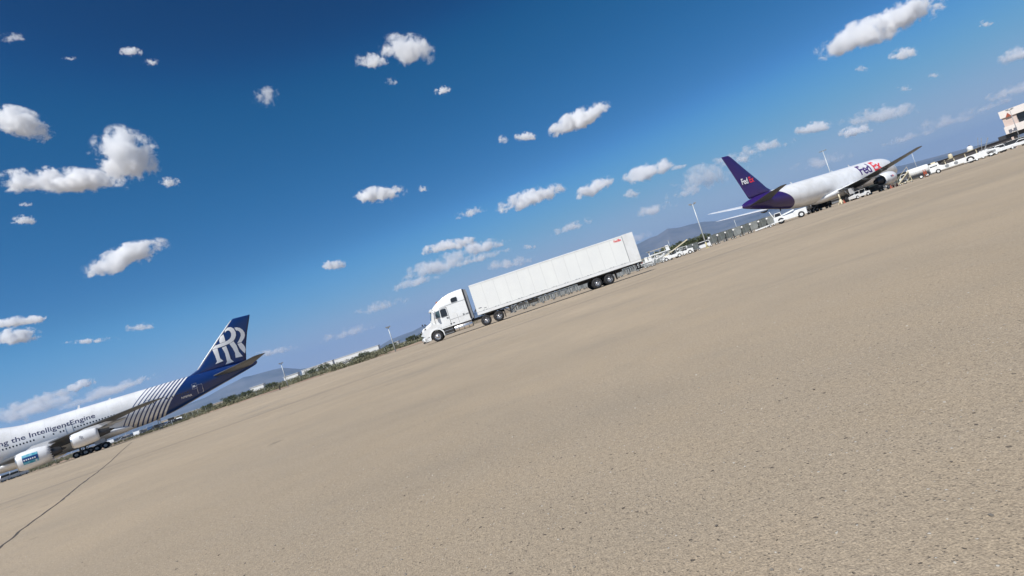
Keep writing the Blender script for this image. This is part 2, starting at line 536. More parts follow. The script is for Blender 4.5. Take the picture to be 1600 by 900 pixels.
# ------------------------------------------------------------------ clouds
def cloud_material():
    m = bpy.data.materials.new('cloud_vapour'); m.use_nodes = True
    nt = m.node_tree; N = nt.nodes; L = nt.links
    for n in list(N): N.remove(n)
    out = N.new('ShaderNodeOutputMaterial'); pv = N.new('ShaderNodeVolumePrincipled')
    pv.inputs['Color'].default_value = (0.99, 0.99, 0.99, 1); pv.inputs['Anisotropy'].default_value = 0.0
    tc = N.new('ShaderNodeTexCoord').outputs['Object']; oi = N.new('ShaderNodeObjectInfo')
    off = N.new('ShaderNodeVectorMath'); off.operation = 'SCALE'; off.inputs[0].default_value = (37.0, 91.0, 53.0)
    L.new(oi.outputs['Random'], off.inputs['Scale'])
    # Object coords are the unit ellipsoid; aspect comes back through the colour's green and blue
    sep = N.new('ShaderNodeSeparateColor'); L.new(oi.outputs['Color'], sep.inputs[0])
    asp = N.new('ShaderNodeCombineXYZ'); L.new(sep.outputs['Green'], asp.inputs[0]); asp.inputs[1].default_value = 1.0; L.new(sep.outputs['Blue'], asp.inputs[2])
    sc = N.new('ShaderNodeVectorMath'); sc.operation = 'MULTIPLY'; L.new(tc, sc.inputs[0]); L.new(asp.outputs[0], sc.inputs[1])
    ad = N.new('ShaderNodeVectorMath'); ad.operation = 'ADD'; L.new(sc.outputs[0], ad.inputs[0]); L.new(off.outputs[0], ad.inputs[1])
    nz = N.new('ShaderNodeTexNoise'); nz.inputs['Scale'].default_value = 1.7; nz.inputs['Detail'].default_value = 9; nz.inputs['Roughness'].default_value = 0.69; nz.inputs['Distortion'].default_value = 0.25
    L.new(ad.outputs[0], nz.inputs['Vector'])
    ln = N.new('ShaderNodeVectorMath'); ln.operation = 'LENGTH'; L.new(tc, ln.inputs[0])
    sz = N.new('ShaderNodeSeparateXYZ'); L.new(tc, sz.inputs[0])
    base = math_node(nt, 'MULTIPLY', math_node(nt, 'MAXIMUM', math_node(nt, 'SUBTRACT', math_node(nt, 'MULTIPLY', sz.outputs['Z'], -1.0), 0.25), 0.0), 0.7)
    v = math_node(nt, 'SUBTRACT', math_node(nt, 'MULTIPLY', nz.outputs['Fac'], 4.2), 1.38)
    v = math_node(nt, 'SUBTRACT', v, ln.outputs['Value'])
    v = math_node(nt, 'SUBTRACT', v, base)
    v = math_node(nt, 'SUBTRACT', v, math_node(nt, 'SUBTRACT', 1.0, oi.outputs['Alpha']))
    edge = maprange(nt, ln.outputs['Value'], 0.86, 0.99, 1, 0)
    d = maprange(nt, v, 0.0, 0.5, 0, 1, True)
    d = math_node(nt, 'MULTIPLY', d, edge)
    d = math_node(nt, 'MULTIPLY', d, sep.outputs['Red'])
    L.new(d, pv.inputs['Density']); L.new(pv.outputs[0], out.inputs['Volume'])
    try: m.cycles.volume_step_rate = 0.2
    except Exception: pass
    return m
m_cloud = cloud_material()
_bm = bmesh.new(); bmesh.ops.create_icosphere(_bm, subdivisions=3, radius=1.0)
cloud_me = bpy.data.meshes.new('cloud'); _bm.to_mesh(cloud_me); _bm.free(); cloud_me.materials.append(m_cloud)

def cloud(px, py, hl, ht, ang, od, label, group):
    """hl, ht: half length and half height in photo pixels, ang: lean in the photo, od: how thick it looks"""
    d = px_dir(px, py); el = math.atan2(d.z, math.hypot(d.x, d.y))
    dist = min(26000.0, 1500.0 / math.tan(max(el, R(1.0)))) / math.cos(el)
    dn = d.normalized()
    k = dist * d.length / F_PX / (d.length ** 1.0) * d.length   # metres per pixel, off axis
    k = dist / F_PX / d.length * (1.0)
    soft = 1.25 if od < .75 else 1.0
    hl *= 1.13 * soft; ht *= 1.24 * soft
    sx_, sz_ = hl * k, ht * k
    sy_ = (sx_ * sz_) ** 0.5
    o = bpy.data.objects.new('cloud', cloud_me); C.objects.link(o)
    o.location = dn * dist + Vector((0, 0, CAM_H))
    # x axis lies along the photo's lean, y away from the viewer
    a = R(ang)
    ax = (_cx * math.cos(a) + _cy * math.sin(a)); ax = (ax - dn * ax.dot(dn)).normalized()
    az = ax.cross(dn).normalized()
    if az.z < 0: az = -az
    ay = az.cross(ax).normalized()
    M = Matrix((ax, ay, az)).transposed().to_4x4()
    o.rotation_euler = M.to_euler(); o.scale = (sx_, sy_, sz_)
    r = min(sx_, sy_, sz_)
    o.color = (od * 3.2 / sz_, sx_ / sy_ * 1.0, sz_ / sy_ * 1.0, 1.0 - 0.21 * max(0.0, min(1.0, (1.3 - od) / 0.9)))
    return tag(o, label, 'cloud', group)
CL = [
 (32,195,42,24,-15,2.2,'white cloud cut by the left edge above the double cloud'),
 (197,248,46,44,0,3.0,'tall round white cloud, the biggest one on the left side of the sky'),
 (95,284,78,21,0,2.4,'long flat white cloud touching the tall round cloud from the left'),
 (195,405,62,20,20,2.0,'slanting white cloud below the double cloud on the left'),
 (205,82,17,8,0,1.0,'tiny white cloud high above the left cloud pair'),
 (237,98,11,5,0,.6,'tiny faint puff just right of the tiny white cloud high on the left'),
 (265,286,15,9,0,.9,'small puff just right of the tall round cloud'),
 (38,345,17,9,0,.9,'small puff under the long flat cloud near the left edge'),
 (25,527,31,14,8,1.8,'lower white cloud of the pair at the left edge'),
 (32,503,36,9,8,1.4,'upper thin cloud of the pair at the left edge'),
 (18,60,16,7,0,.5,'faint puff near the top left corner'),
 (417,153,18,15,20,.5,'faint ragged puff high above the blue airliner tail'),
 (635,80,44,24,-5,1.3,'wispy white cloud with a torn top high over the truck'),
 (580,97,28,13,0,.9,'thin ragged wisp left of the torn white cloud'),
 (692,142,14,7,10,1.0,'tiny bright cloud below and right of the torn white cloud'),
 (905,187,50,16,27,2.2,'bright slanting sausage shaped cloud above the trailer'),
 (822,214,18,8,0,1.2,'small cloud left of the slanting sausage shaped cloud'),
 (786,219,9,8,0,.9,'tiny puff at the far left of the three little clouds over the trailer'),
 (594,304,40,13,8,1.7,'flat bottomed white cloud above the cab of the truck'),
 (660,296,9,5,0,.6,'tiny puff right of the flat bottomed cloud'),
 (521,415,20,9,5,1.1,'small cloud alone between the blue tail and the truck'),
 (735,333,22,7,15,.5,'thin faint cloud over the front of the trailer'),
 (830,310,58,14,18,1.5,'long ragged cloud right above the middle of the trailer'),
 (928,294,33,12,25,1.3,'slanting cloud right of the long ragged cloud over the trailer'),
 (988,304,14,9,0,.9,'small puff under the slanting clouds right of the trailer top'),
 (1015,268,42,14,18,1.4,'cloud with a bright top over the rear end of the trailer'),
 (1345,58,68,24,22,2.0,'lower left half of the biggest cloud at the top right'),
 (1418,22,50,20,18,1.9,'upper right half of the biggest cloud at the top right'),
 (1412,85,20,11,5,1.1,'small cloud under the biggest cloud at the top right'),
 (1348,108,9,5,0,.5,'faint puff below the left end of the biggest cloud'),
 (1460,118,9,4,0,.4,'faint speck of cloud right of the small cloud at the top right'),
 (1413,139,9,5,0,.4,'faint speck of cloud below the small cloud at the top right'),
 (1538,38,10,5,0,.4,'faint speck of cloud near the top right corner'),
 (1272,200,27,10,10,1.2,'small bright cloud above the white cargo jet'),
 (1335,205,24,9,10,1.3,'lowest bright cloud above the nose of the cargo jet'),
 (1375,180,44,12,10,.7,'veil of thin cloud above the nose of the cargo jet'),
 (1590,85,26,12,20,1.0,'cloud cut by the right edge high over the terminal'),
 (1585,143,30,9,15,.7,'thin cloud cut by the right edge just over the terminal'),
 (125,603,24,8,18,1.2,'small bright cloud above the fuselage lettering'),
 (700,385,45,10,12,1.2,'bright top of the cloud bank left of the trailer'),
 (750,388,48,11,14,.9,'right end of the cloud bank left of the trailer'),
 (690,415,58,13,18,.7,'thin lower layer of the cloud bank above the truck cab'),
 (828,386,10,4,0,.5,'tiny streak of cloud near the trailer roof'),
 (795,412,38,8,10,.5,'thin streak of cloud over the trailer roof'),
 (893,355,28,7,20,.5,'faint slanting streak over the middle of the trailer'),
 (220,512,18,6,5,.5,'faint pink puff left of the blue tail'),
 (145,533,30,4,5,.4,'thin streak of cloud left of the blue tail'),
 (50,640,62,14,18,.7,'low veil of cloud above the front of the blue tailed airliner'),
 (160,615,60,10,18,.5,'low thin veil above the fuselage of the blue tailed airliner'),
 (1110,276,46,18,15,.6,'ragged thin cloud left of the purple tail'),
 (1150,250,34,9,10,.5,'faint cloud touching the top of the purple tail'),
 (1195,230,36,9,14,.5,'faint cloud right of the top of the purple tail'),
 (1022,328,30,8,15,.5,'thin cloud above the mountain left of the cargo jet'),
 (985,375,34,7,18,.4,'low thin cloud on the skyline behind the rear of the trailer'),
 (430,550,30,6,12,.5,'low thin cloud right of the tailplane of the blue tailed airliner'),
 (545,520,44,8,16,.4,'low veil of cloud between the blue tail and the truck'),
 (600,478,40,8,16,.35,'faint low veil left of the truck cab'),
 (1290,252,40,9,14,.35,'faint veil behind the light mast over the cargo jet'),
 (1480,190,44,10,14,.35,'faint veil left of the terminal'),
 (1225,300,20,5,10,.4,'faint puff above the rear fuselage of the cargo jet'),
 (60,625,50,9,18,.5,'upper layer of the low cloud bank above the front of the jumbo jet'),
 (205,600,40,6,18,.35,'thin mauve streak just above the middle of the jumbo jet'),
 (655,440,46,7,16,.4,'thin mauve streak above the roof of the truck cab'),
 (745,405,50,6,16,.45,'lowest streak of the cloud bank left of the trailer'),
 (1075,300,34,7,15,.4,'thin mauve streak between the trailer and the purple tail'),
 (1060,262,14,4,12,.4,'tail end of the cloud with a bright top over the trailer'),
 (1550,165,34,6,16,.35,'thin streak just above the terminal roof'),
 (1420,215,36,6,16,.3,'thin veil right above the raised wing of the cargo jet'),
 (612,128,10,6,0,.4,'faint shred below the torn white cloud'),
 (110,92,10,3,0,.3,'barely visible shred left of the tiny white cloud high on the left'),
 (40,320,8,4,0,.4,'tiny shred just above the small puff near the left edge'),
]
for c_ in CL:
    cloud(*c_, 'fair weather clouds')
# ------------------------------------------------------------------ lettering
def text_mesh(s, size, fn, bold=0.0, spacing=1.0, xscale=1.0, cuts=0, material=None, name='lettering', parent=None, shear=0.0):
    """flat letters laid on a surface by fn(u, v) -> point; u runs with the reading direction from 0, v upward from the baseline"""
    cu = bpy.data.curves.new('t', 'FONT'); cu.body = s; cu.size = size; cu.offset = bold; cu.space_character = spacing; cu.shear = shear
    cu.resolution_u = 4
    to = bpy.data.objects.new('t', cu); C.objects.link(to)
    dg = bpy.context.evaluated_depsgraph_get(); dg.update()
    me = bpy.data.meshes.new_from_object(to.evaluated_get(dg))
    C.objects.unlink(to); bpy.data.objects.remove(to); bpy.data.curves.remove(cu)
    bm = bmesh.new(); bm.from_mesh(me); bpy.data.meshes.remove(me)
    bmesh.ops.triangulate(bm, faces=bm.faces[:])
    if cuts:
        for k in range(-2, cuts + 1):
            bmesh.ops.bisect_plane(bm, geom=bm.verts[:] + bm.edges[:] + bm.faces[:], plane_co=(0, size * k / cuts, 0), plane_no=(0, 1, 0))
        bmesh.ops.triangulate(bm, faces=bm.faces[:])
    for v in bm.verts:
        v.co = fn(v.co.x * xscale, v.co.y)
    me = bpy.data.meshes.new(name); bm.to_mesh(me); bm.free()
    me.materials.append(material)
    o = bpy.data.objects.new(name, me); C.objects.link(o); o.parent = parent
    return o

# ------------------------------------------------------------------ paints
white_paint = mat('aircraft_white', (0.84, 0.845, 0.85), 0.32, noise_amt=0.07, noise_scale=0.35, coat=0.25, dirt=(0.70, 0.70, 0.69))
grey_metal = mat('wing_grey', (0.092, 0.099, 0.108), 0.42, noise_amt=0.16, noise_scale=0.5)
cargo_shaded_grey = mat('cargo_wing_shaded_grey', (0.07, 0.076, 0.082), 0.42, noise_amt=0.2, noise_scale=0.5)  # wing grey darkened to carry the shade of the undersides
dark_metal = mat('dark_metal', (0.06, 0.062, 0.068), 0.45, metal=0.4, noise_amt=0.25, noise_scale=3)
bare_metal = mat('bare_metal', (0.55, 0.55, 0.56), 0.3, metal=0.9, noise_amt=0.12, noise_scale=4)
steel_grey = mat('steel_grey', (0.30, 0.31, 0.32), 0.5, metal=0.3, noise_amt=0.25, noise_scale=2.5)
tyre_black = mat('tyre_rubber', (0.022, 0.022, 0.024), 0.8, noise_amt=0.3, noise_scale=6)
glass_dark = mat('dark_glass', (0.015, 0.018, 0.022), 0.08, spec=0.8)
navy = mat('navy_paint', (0.005, 0.028, 0.135), 0.3, coat=0.3)
purple = mat('purple_paint', (0.030, 0.012, 0.115), 0.34, noise_amt=0.12, noise_scale=0.8, coat=0.2)
white_flat = mat('white_lettering', (0.80, 0.80, 0.80), 0.5)
orange_red = mat('orange_red_lettering', (0.80, 0.035, 0.055), 0.5)
purple_flat = mat('purple_lettering', (0.06, 0.02, 0.16), 0.5)
navy_flat = mat('navy_lettering', (0.03, 0.035, 0.10), 0.5)

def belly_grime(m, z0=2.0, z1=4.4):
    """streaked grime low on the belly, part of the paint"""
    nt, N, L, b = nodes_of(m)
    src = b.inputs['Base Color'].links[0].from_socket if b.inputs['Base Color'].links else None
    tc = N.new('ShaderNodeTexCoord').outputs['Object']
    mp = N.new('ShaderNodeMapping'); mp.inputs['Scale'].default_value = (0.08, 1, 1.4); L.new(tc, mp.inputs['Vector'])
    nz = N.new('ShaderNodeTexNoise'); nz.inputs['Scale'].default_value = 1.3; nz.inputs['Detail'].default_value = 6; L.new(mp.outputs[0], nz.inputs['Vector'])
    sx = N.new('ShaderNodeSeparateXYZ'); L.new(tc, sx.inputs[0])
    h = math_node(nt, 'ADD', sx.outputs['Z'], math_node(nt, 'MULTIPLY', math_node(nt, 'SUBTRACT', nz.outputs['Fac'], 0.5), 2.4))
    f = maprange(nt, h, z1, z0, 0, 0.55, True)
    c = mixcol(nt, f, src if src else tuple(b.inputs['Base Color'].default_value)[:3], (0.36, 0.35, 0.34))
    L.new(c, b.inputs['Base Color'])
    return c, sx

def panel_lines(m, spacing=2.4):
    nt, N, L, b = nodes_of(m)
    src = b.inputs['Base Color'].links[0].from_socket
    tc = N.new('ShaderNodeTexCoord').outputs['Object']
    sx = N.new('ShaderNodeSeparateXYZ'); L.new(tc, sx.inputs[0])
    fr = math_node(nt, 'ABSOLUTE', math_node(nt, 'SUBTRACT', math_node(nt, 'FRACT', math_node(nt, 'MULTIPLY', sx.outputs['X'], 1 / spacing)), 0.5))
    f = maprange(nt, fr, 0.486, 0.495, 0, 0.22)
    L.new(mixcol(nt, f, src, (0.3, 0.3, 0.3)), b.inputs['Base Color'])

# jumbo livery: white, then slanting navy stripes, then navy all round the tail
m_jumbo = mat('jumbo_livery', (0.84, 0.845, 0.85), 0.3, noise_amt=0.06, noise_scale=0.35, coat=0.3, dirt=(0.72, 0.72, 0.71))
belly_grime(m_jumbo, 2.0, 4.0); panel_lines(m_jumbo, 2.54)
nt, N, L, b = nodes_of(m_jumbo)
_c = b.inputs['Base Color'].links[0].from_socket
_tc = N.new('ShaderNodeTexCoord').outputs['Object']; _sx = N.new('ShaderNodeSeparateXYZ'); L.new(_tc, _sx.inputs[0])
# s = distance forward of the navy edge; the edge leans: x = 47.6 + 0.62 (z-3) + 0.05 (z-3)^2
_z = math_node(nt, 'SUBTRACT', _sx.outputs['Z'], 3.0)
_edge = math_node(nt, 'ADD', math_node(nt, 'ADD', math_node(nt, 'MULTIPLY', _z, 0.52), math_node(nt, 'MULTIPLY', math_node(nt, 'MULTIPLY', _z, _z), 0.062)), 47.7)
_s = math_node(nt, 'SUBTRACT', _edge, _sx.outputs['X'])
_navy = maprange(nt, _s, 0.02, -0.02)
_ph = math_node(nt, 'FRACT', math_node(nt, 'MULTIPLY', _s, 1 / 0.89))
_wid = maprange(nt, _s, 0.0, 8.0, 0.48, 0.27)
_str = math_node(nt, 'GREATER_THAN', _ph, math_node(nt, 'SUBTRACT', 1.0, _wid))
_str = math_node(nt, 'MULTIPLY', _str, math_node(nt, 'LESS_THAN', _s, math_node(nt, 'ADD', 8.01, 0.0)))
_f = math_node(nt, 'MAXIMUM', _navy, _str)
L.new(mixcol(nt, _f, _c, (0.005, 0.028, 0.135)), b.inputs['Base Color'])

# cargo jet livery: white with a curved purple tail end
m_cargo = mat('cargo_livery', (0.84, 0.845, 0.85), 0.3, noise_amt=0.06, noise_scale=0.35, coat=0.25, dirt=(0.72, 0.72, 0.71))
belly_grime(m_cargo, 1.8, 3.3); panel_lines(m_cargo, 2.2)
nt, N, L, b = nodes_of(m_cargo)
_c = b.inputs['Base Color'].links[0].from_socket
_tc = N.new('ShaderNodeTexCoord').outputs['Object']; _sx = N.new('ShaderNodeSeparateXYZ'); L.new(_tc, _sx.inputs[0])
_z = math_node(nt, 'SUBTRACT', _sx.outputs['Z'], 2.4)
_edge = math_node(nt, 'ADD', math_node(nt, 'MULTIPLY', math_node(nt, 'MULTIPLY', _z, _z), 0.19), 41.0)
_f = math_node(nt, 'MULTIPLY', math_node(nt, 'GREATER_THAN', _sx.outputs['X'], _edge), math_node(nt, 'GREATER_THAN', _sx.outputs['Z'], 2.45))
_f2 = math_node(nt, 'MAXIMUM', _f, math_node(nt, 'GREATER_THAN', _sx.outputs['X'], 47.5))
L.new(mixcol(nt, _f2, _c, (0.030, 0.012, 0.115)), b.inputs['Base Color'])

# ------------------------------------------------------------------ aircraft shapes
def catmull(keys, x):
    """keys: list of (x, a, b, ...) ; smooth interpolation"""
    if x <= keys[0][0]: return keys[0][1:]
    if x >= keys[-1][0]: return keys[-1][1:]
    for i in range(len(keys) - 1):
        if keys[i][0] <= x <= keys[i + 1][0]: break
    k0 = keys[max(i - 1, 0)]; k1 = keys[i]; k2 = keys[i + 1]; k3 = keys[min(i + 2, len(keys) - 1)]
    h = k2[0] - k1[0]; t = (x - k1[0]) / h; out = []
    for j in range(1, len(k1)):
        d1 = (k2[j] - k1[j]) / h
        m1 = (k2[j] - k0[j]) / (k2[0] - k0[0]) if k1 is not k0 else d1
        m2 = (k3[j] - k1[j]) / (k3[0] - k1[0]) if k3 is not k2 else d1
        # monotone limiter
        if abs(d1) < 1e-9: m1 = m2 = 0
        else:
            m1 = max(min(m1, 3 * d1), 0) if d1 > 0 else min(max(m1, 3 * d1), 0)
            m2 = max(min(m2, 3 * d1), 0) if d1 > 0 else min(max(m2, 3 * d1), 0)
        out.append(k1[j] * (2 * t ** 3 - 3 * t ** 2 + 1) + h * m1 * (t ** 3 - 2 * t ** 2 + t) + k2[j] * (-2 * t ** 3 + 3 * t ** 2) + h * m2 * (t ** 3 - t ** 2))
    return out

def body_ring(x, zt, zb, ry, n=48, zw=None):
    """zt, zb top and bottom heights, ry half width, zw height of the widest point"""
    zw = (zt + zb) / 2 if zw is None else zw
    r = []
    for k in range(n):
        a = 2 * math.pi * k / n
        y = ry * math.cos(a); s = math.sin(a)
        z = zw + (zt - zw) * s if s >= 0 else zw + (zw - zb) * s
        r.append(Vector((x, y, z)))
    return r

def fuselage_fn(keys):
    def side(x, z, sgn, lift=0.02):
        zt, zb, ry, zw = catmull(keys, x)
        s = (z - zw) / ((zt - zw) if z >= zw else (zw - zb)); s = max(-0.999, min(0.999, s))
        return Vector((x, sgn * (ry * math.sqrt(1 - s * s) + lift), z + lift * s * 0.5))
    return side

def fuselage(keys, material, parent, name='fuselage', step=0.9, n=48):
    x0, x1 = keys[0][0], keys[-1][0]
    xs = []; x = x0
    while x < x1:
        xs.append(x)
        near = min(x - x0, x1 - x)
        x += 0.12 if near < 1.0 else 0.35 if near < 5 else step
    xs.append(x1)
    mb = MB(); rings = []
    for x in xs:
        zt, zb, ry, zw = catmull(keys, x); rings.append(body_ring(x, zt, zb, ry, n, zw))
    mb.loft(rings, 0, True, True)
    return mb.build(name, material, parent)

_AF = [(1.0, 0.0), (0.92, 0.10), (0.78, 0.26), (0.58, 0.42), (0.38, 0.5), (0.2, 0.46), (0.08, 0.32), (0.02, 0.16), (0.0, 0.0),
       (0.02, -0.14), (0.08, -0.27), (0.2, -0.38), (0.38, -0.42), (0.58, -0.33), (0.78, -0.17), (0.92, -0.05)]
def aero(mb, stations, vertical=False, mi=0):
    """stations: (LE x, span position, z, chord, thickness ratio)"""
    rings = []
    for (xl, s, z, c, t) in stations:
        ring = []
        for (u, v) in _AF:
            if vertical: ring.append(Vector((xl + u * c, v * c * t + s, z)))
            else: ring.append(Vector((xl + u * c, s, z + v * c * t)))
        rings.append(ring)
    mb.loft(rings, mi, True, True)
    return mb

def paint_sunlit_top(o, top):
    """sun and shade put into the paint: white upper faces, dark underside"""
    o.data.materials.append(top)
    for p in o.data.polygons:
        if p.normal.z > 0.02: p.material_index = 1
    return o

def nacelle(parent, x, y, z, prof, core, chevrons=0, mats=None, name='engine', intake=0.0):
    """prof: (along, radius) fan cowl; core: (along, radius) hot section"""
    e = bpy.data.objects.new(name, None); C.objects.link(e); e.parent = parent; e.location = (x, y, z)
    mb = MB(); L0 = prof[-1][0]; n = 48
    rings = []
    for i, (t, r) in enumerate(prof):
        ring = []
        for k in range(n):
            a = 2 * math.pi * k / n
            tt = t
            if chevrons and i >= len(prof) - 1:
                ph = (k * chevrons / n) % 1.0
                tt = t - 0.42 * abs(ph - 0.5) * 2
            ring.append(Vector((tt, r * math.cos(a), r * math.sin(a))))
        rings.append(ring)
    # inner skin from the trailing edge back to the lip
    inner = [Vector(p) for p in rings[-1]]
    inner = [Vector((p.x - 0.02, p.y * 0.975, p.z * 0.975)) for p in inner]
    rin = [inner]
    for t, f in ((L0 * 0.7, 0.90), (L0 * 0.45, 0.88), (L0 * 0.18, 0.86), (0.05, 0.82)):
        r = max(p[1] for p in prof) * f
        rin.append([Vector((t, r * math.cos(2 * math.pi * k / n), r * math.sin(2 * math.pi * k / n))) for k in range(n)])
    mb.loft(rings + rin + [rings[0]], 0, False, True)
    mb.build('fan_cowl', mats[0], e)
    lip = MB(); r0 = prof[0][1]
    lip.lathe([(0.16, prof[1][1] * 1.004), (0.05, r0 * 1.03), (-0.03, r0 * 0.985), (0.02, r0 * 0.93), (0.2, r0 * 0.90)], n=48)
    lip.build('intake_lip', mats[1], e)
    fan = MB(); rf = max(p[1] for p in prof) * 0.87; xf = L0 * 0.28
    fan.lathe([(xf, 0.02), (xf, rf)], n=36, smooth=False)
    for k in range(24):
        a = 2 * math.pi * k / 24; c, s = math.cos(a), math.sin(a); c2, s2 = math.cos(a + .18), math.sin(a + .18)
        fan.add([(xf - .02, .3 * c, .3 * s), (xf - .02, rf * c, rf * s), (xf - .22, rf * c2, rf * s2), (xf - .14, .3 * c2, .3 * s2)], [(0, 1, 2, 3)])
    fan.lathe([(xf - 0.75, 0.01), (xf - 0.5, 0.16), (xf - 0.2, 0.28), (xf, 0.33)], n=24)
    fan.build('fan', mats[2], e)
    cr = MB(); cr.lathe(core, n=36)
    tx, tr = core[-1]
    cr.lathe([(tx - 0.35, tr * 0.93), (tx - 0.02, tr * 0.95)], n=36)
    cr.lathe([(tx - 0.3, tr * 0.6), (tx + 0.25, tr * 0.42), (tx + 0.7, 0.05)], n=24)
    cr.lathe([(tx - 0.3, 0.01), (tx - 0.3, tr * 0.94)], n=36)
    cr.build('core_nozzle', mats[2], e)
    return e

def wheel(mb, x, y, z, r, w, mi_t=0, mi_r=1, n=26, hub=0.55):
    h = w / 2
    mb.lathe([(-h, r * hub), (-h, r * 0.88), (-h * 0.75, r * 0.97), (-h * 0.3, r), (h * 0.3, r), (h * 0.75, r * 0.97), (h, r * 0.88), (h, r * hub)], (x, y, z), 'Y', n, mi_t)
    mb.lathe([(-h * 0.8, 0.01), (-h * 0.45, r * 0.2), (-h * 0.45, r * 0.38), (-h * 0.95, r * hub)], (x, y, z), 'Y', n, mi_r)
    mb.lathe([(h * 0.95, r * hub), (h * 0.45, r * 0.38), (h * 0.45, r * 0.2), (h * 0.8, 0.01)], (x, y, z), 'Y', n, mi_r)
    mb.lathe([(-h * 0.4, 0.01), (-h * 1.02, r * 0.09)], (x, y, z), 'Y', 10, mi_r)
    return mb

def gear_leg(parent, x, y, ztop, axles, gauge, r, name='landing_gear', rake=0.0):
    e = bpy.data.objects.new(name, None); C.objects.link(e); e.parent = parent; e.location = (x, y, 0)
    mb = MB()
    mb.tube([(rake, 0, ztop), (0, 0, r * 1.15)], [0.22, 0.15], 12)
    mb.tube([(axles[0] - 0.1, 0, r), (axles[-1] + 0.1, 0, r)], 0.13, 10)
    for a in axles: mb.tube([(a, -gauge / 2 - 0.1, r), (a, gauge / 2 + 0.1, r)], 0.08, 8)
    mb.tube([(0.1, 0, r * 1.4), (1.5, 0, ztop - 0.2)], 0.07, 8)
    mb.bar((0.25, 0, r * 1.6), (0.6, 0, ztop * 0.55), 0.06)
    mb.build('strut', bare_metal, e)
    if ztop > 2:
        d = MB(); sg = -1 if y < 0 else 1
        d.box(-0.9, 0.9, 0.42 * sg, 0.47 * sg, ztop * 0.52, ztop)
        d.build('gear_door', white_paint, e)
    for a in axles:
        for s in (-1, 1):
            w = MB(); wheel(w, 0, 0, 0, r, r * 0.62, hub=0.5)
            o = w.build('wheel', [tyre_black, bare_metal], e); o.location = (a, s * gauge / 2, r)
    return e

def ellipse_ring(cx, cy, z, rx, ry, n=20):
    return [Vector((cx + rx * math.cos(2 * math.pi * k / n), cy + ry * math.sin(2 * math.pi * k / n), z)) for k in range(n)]

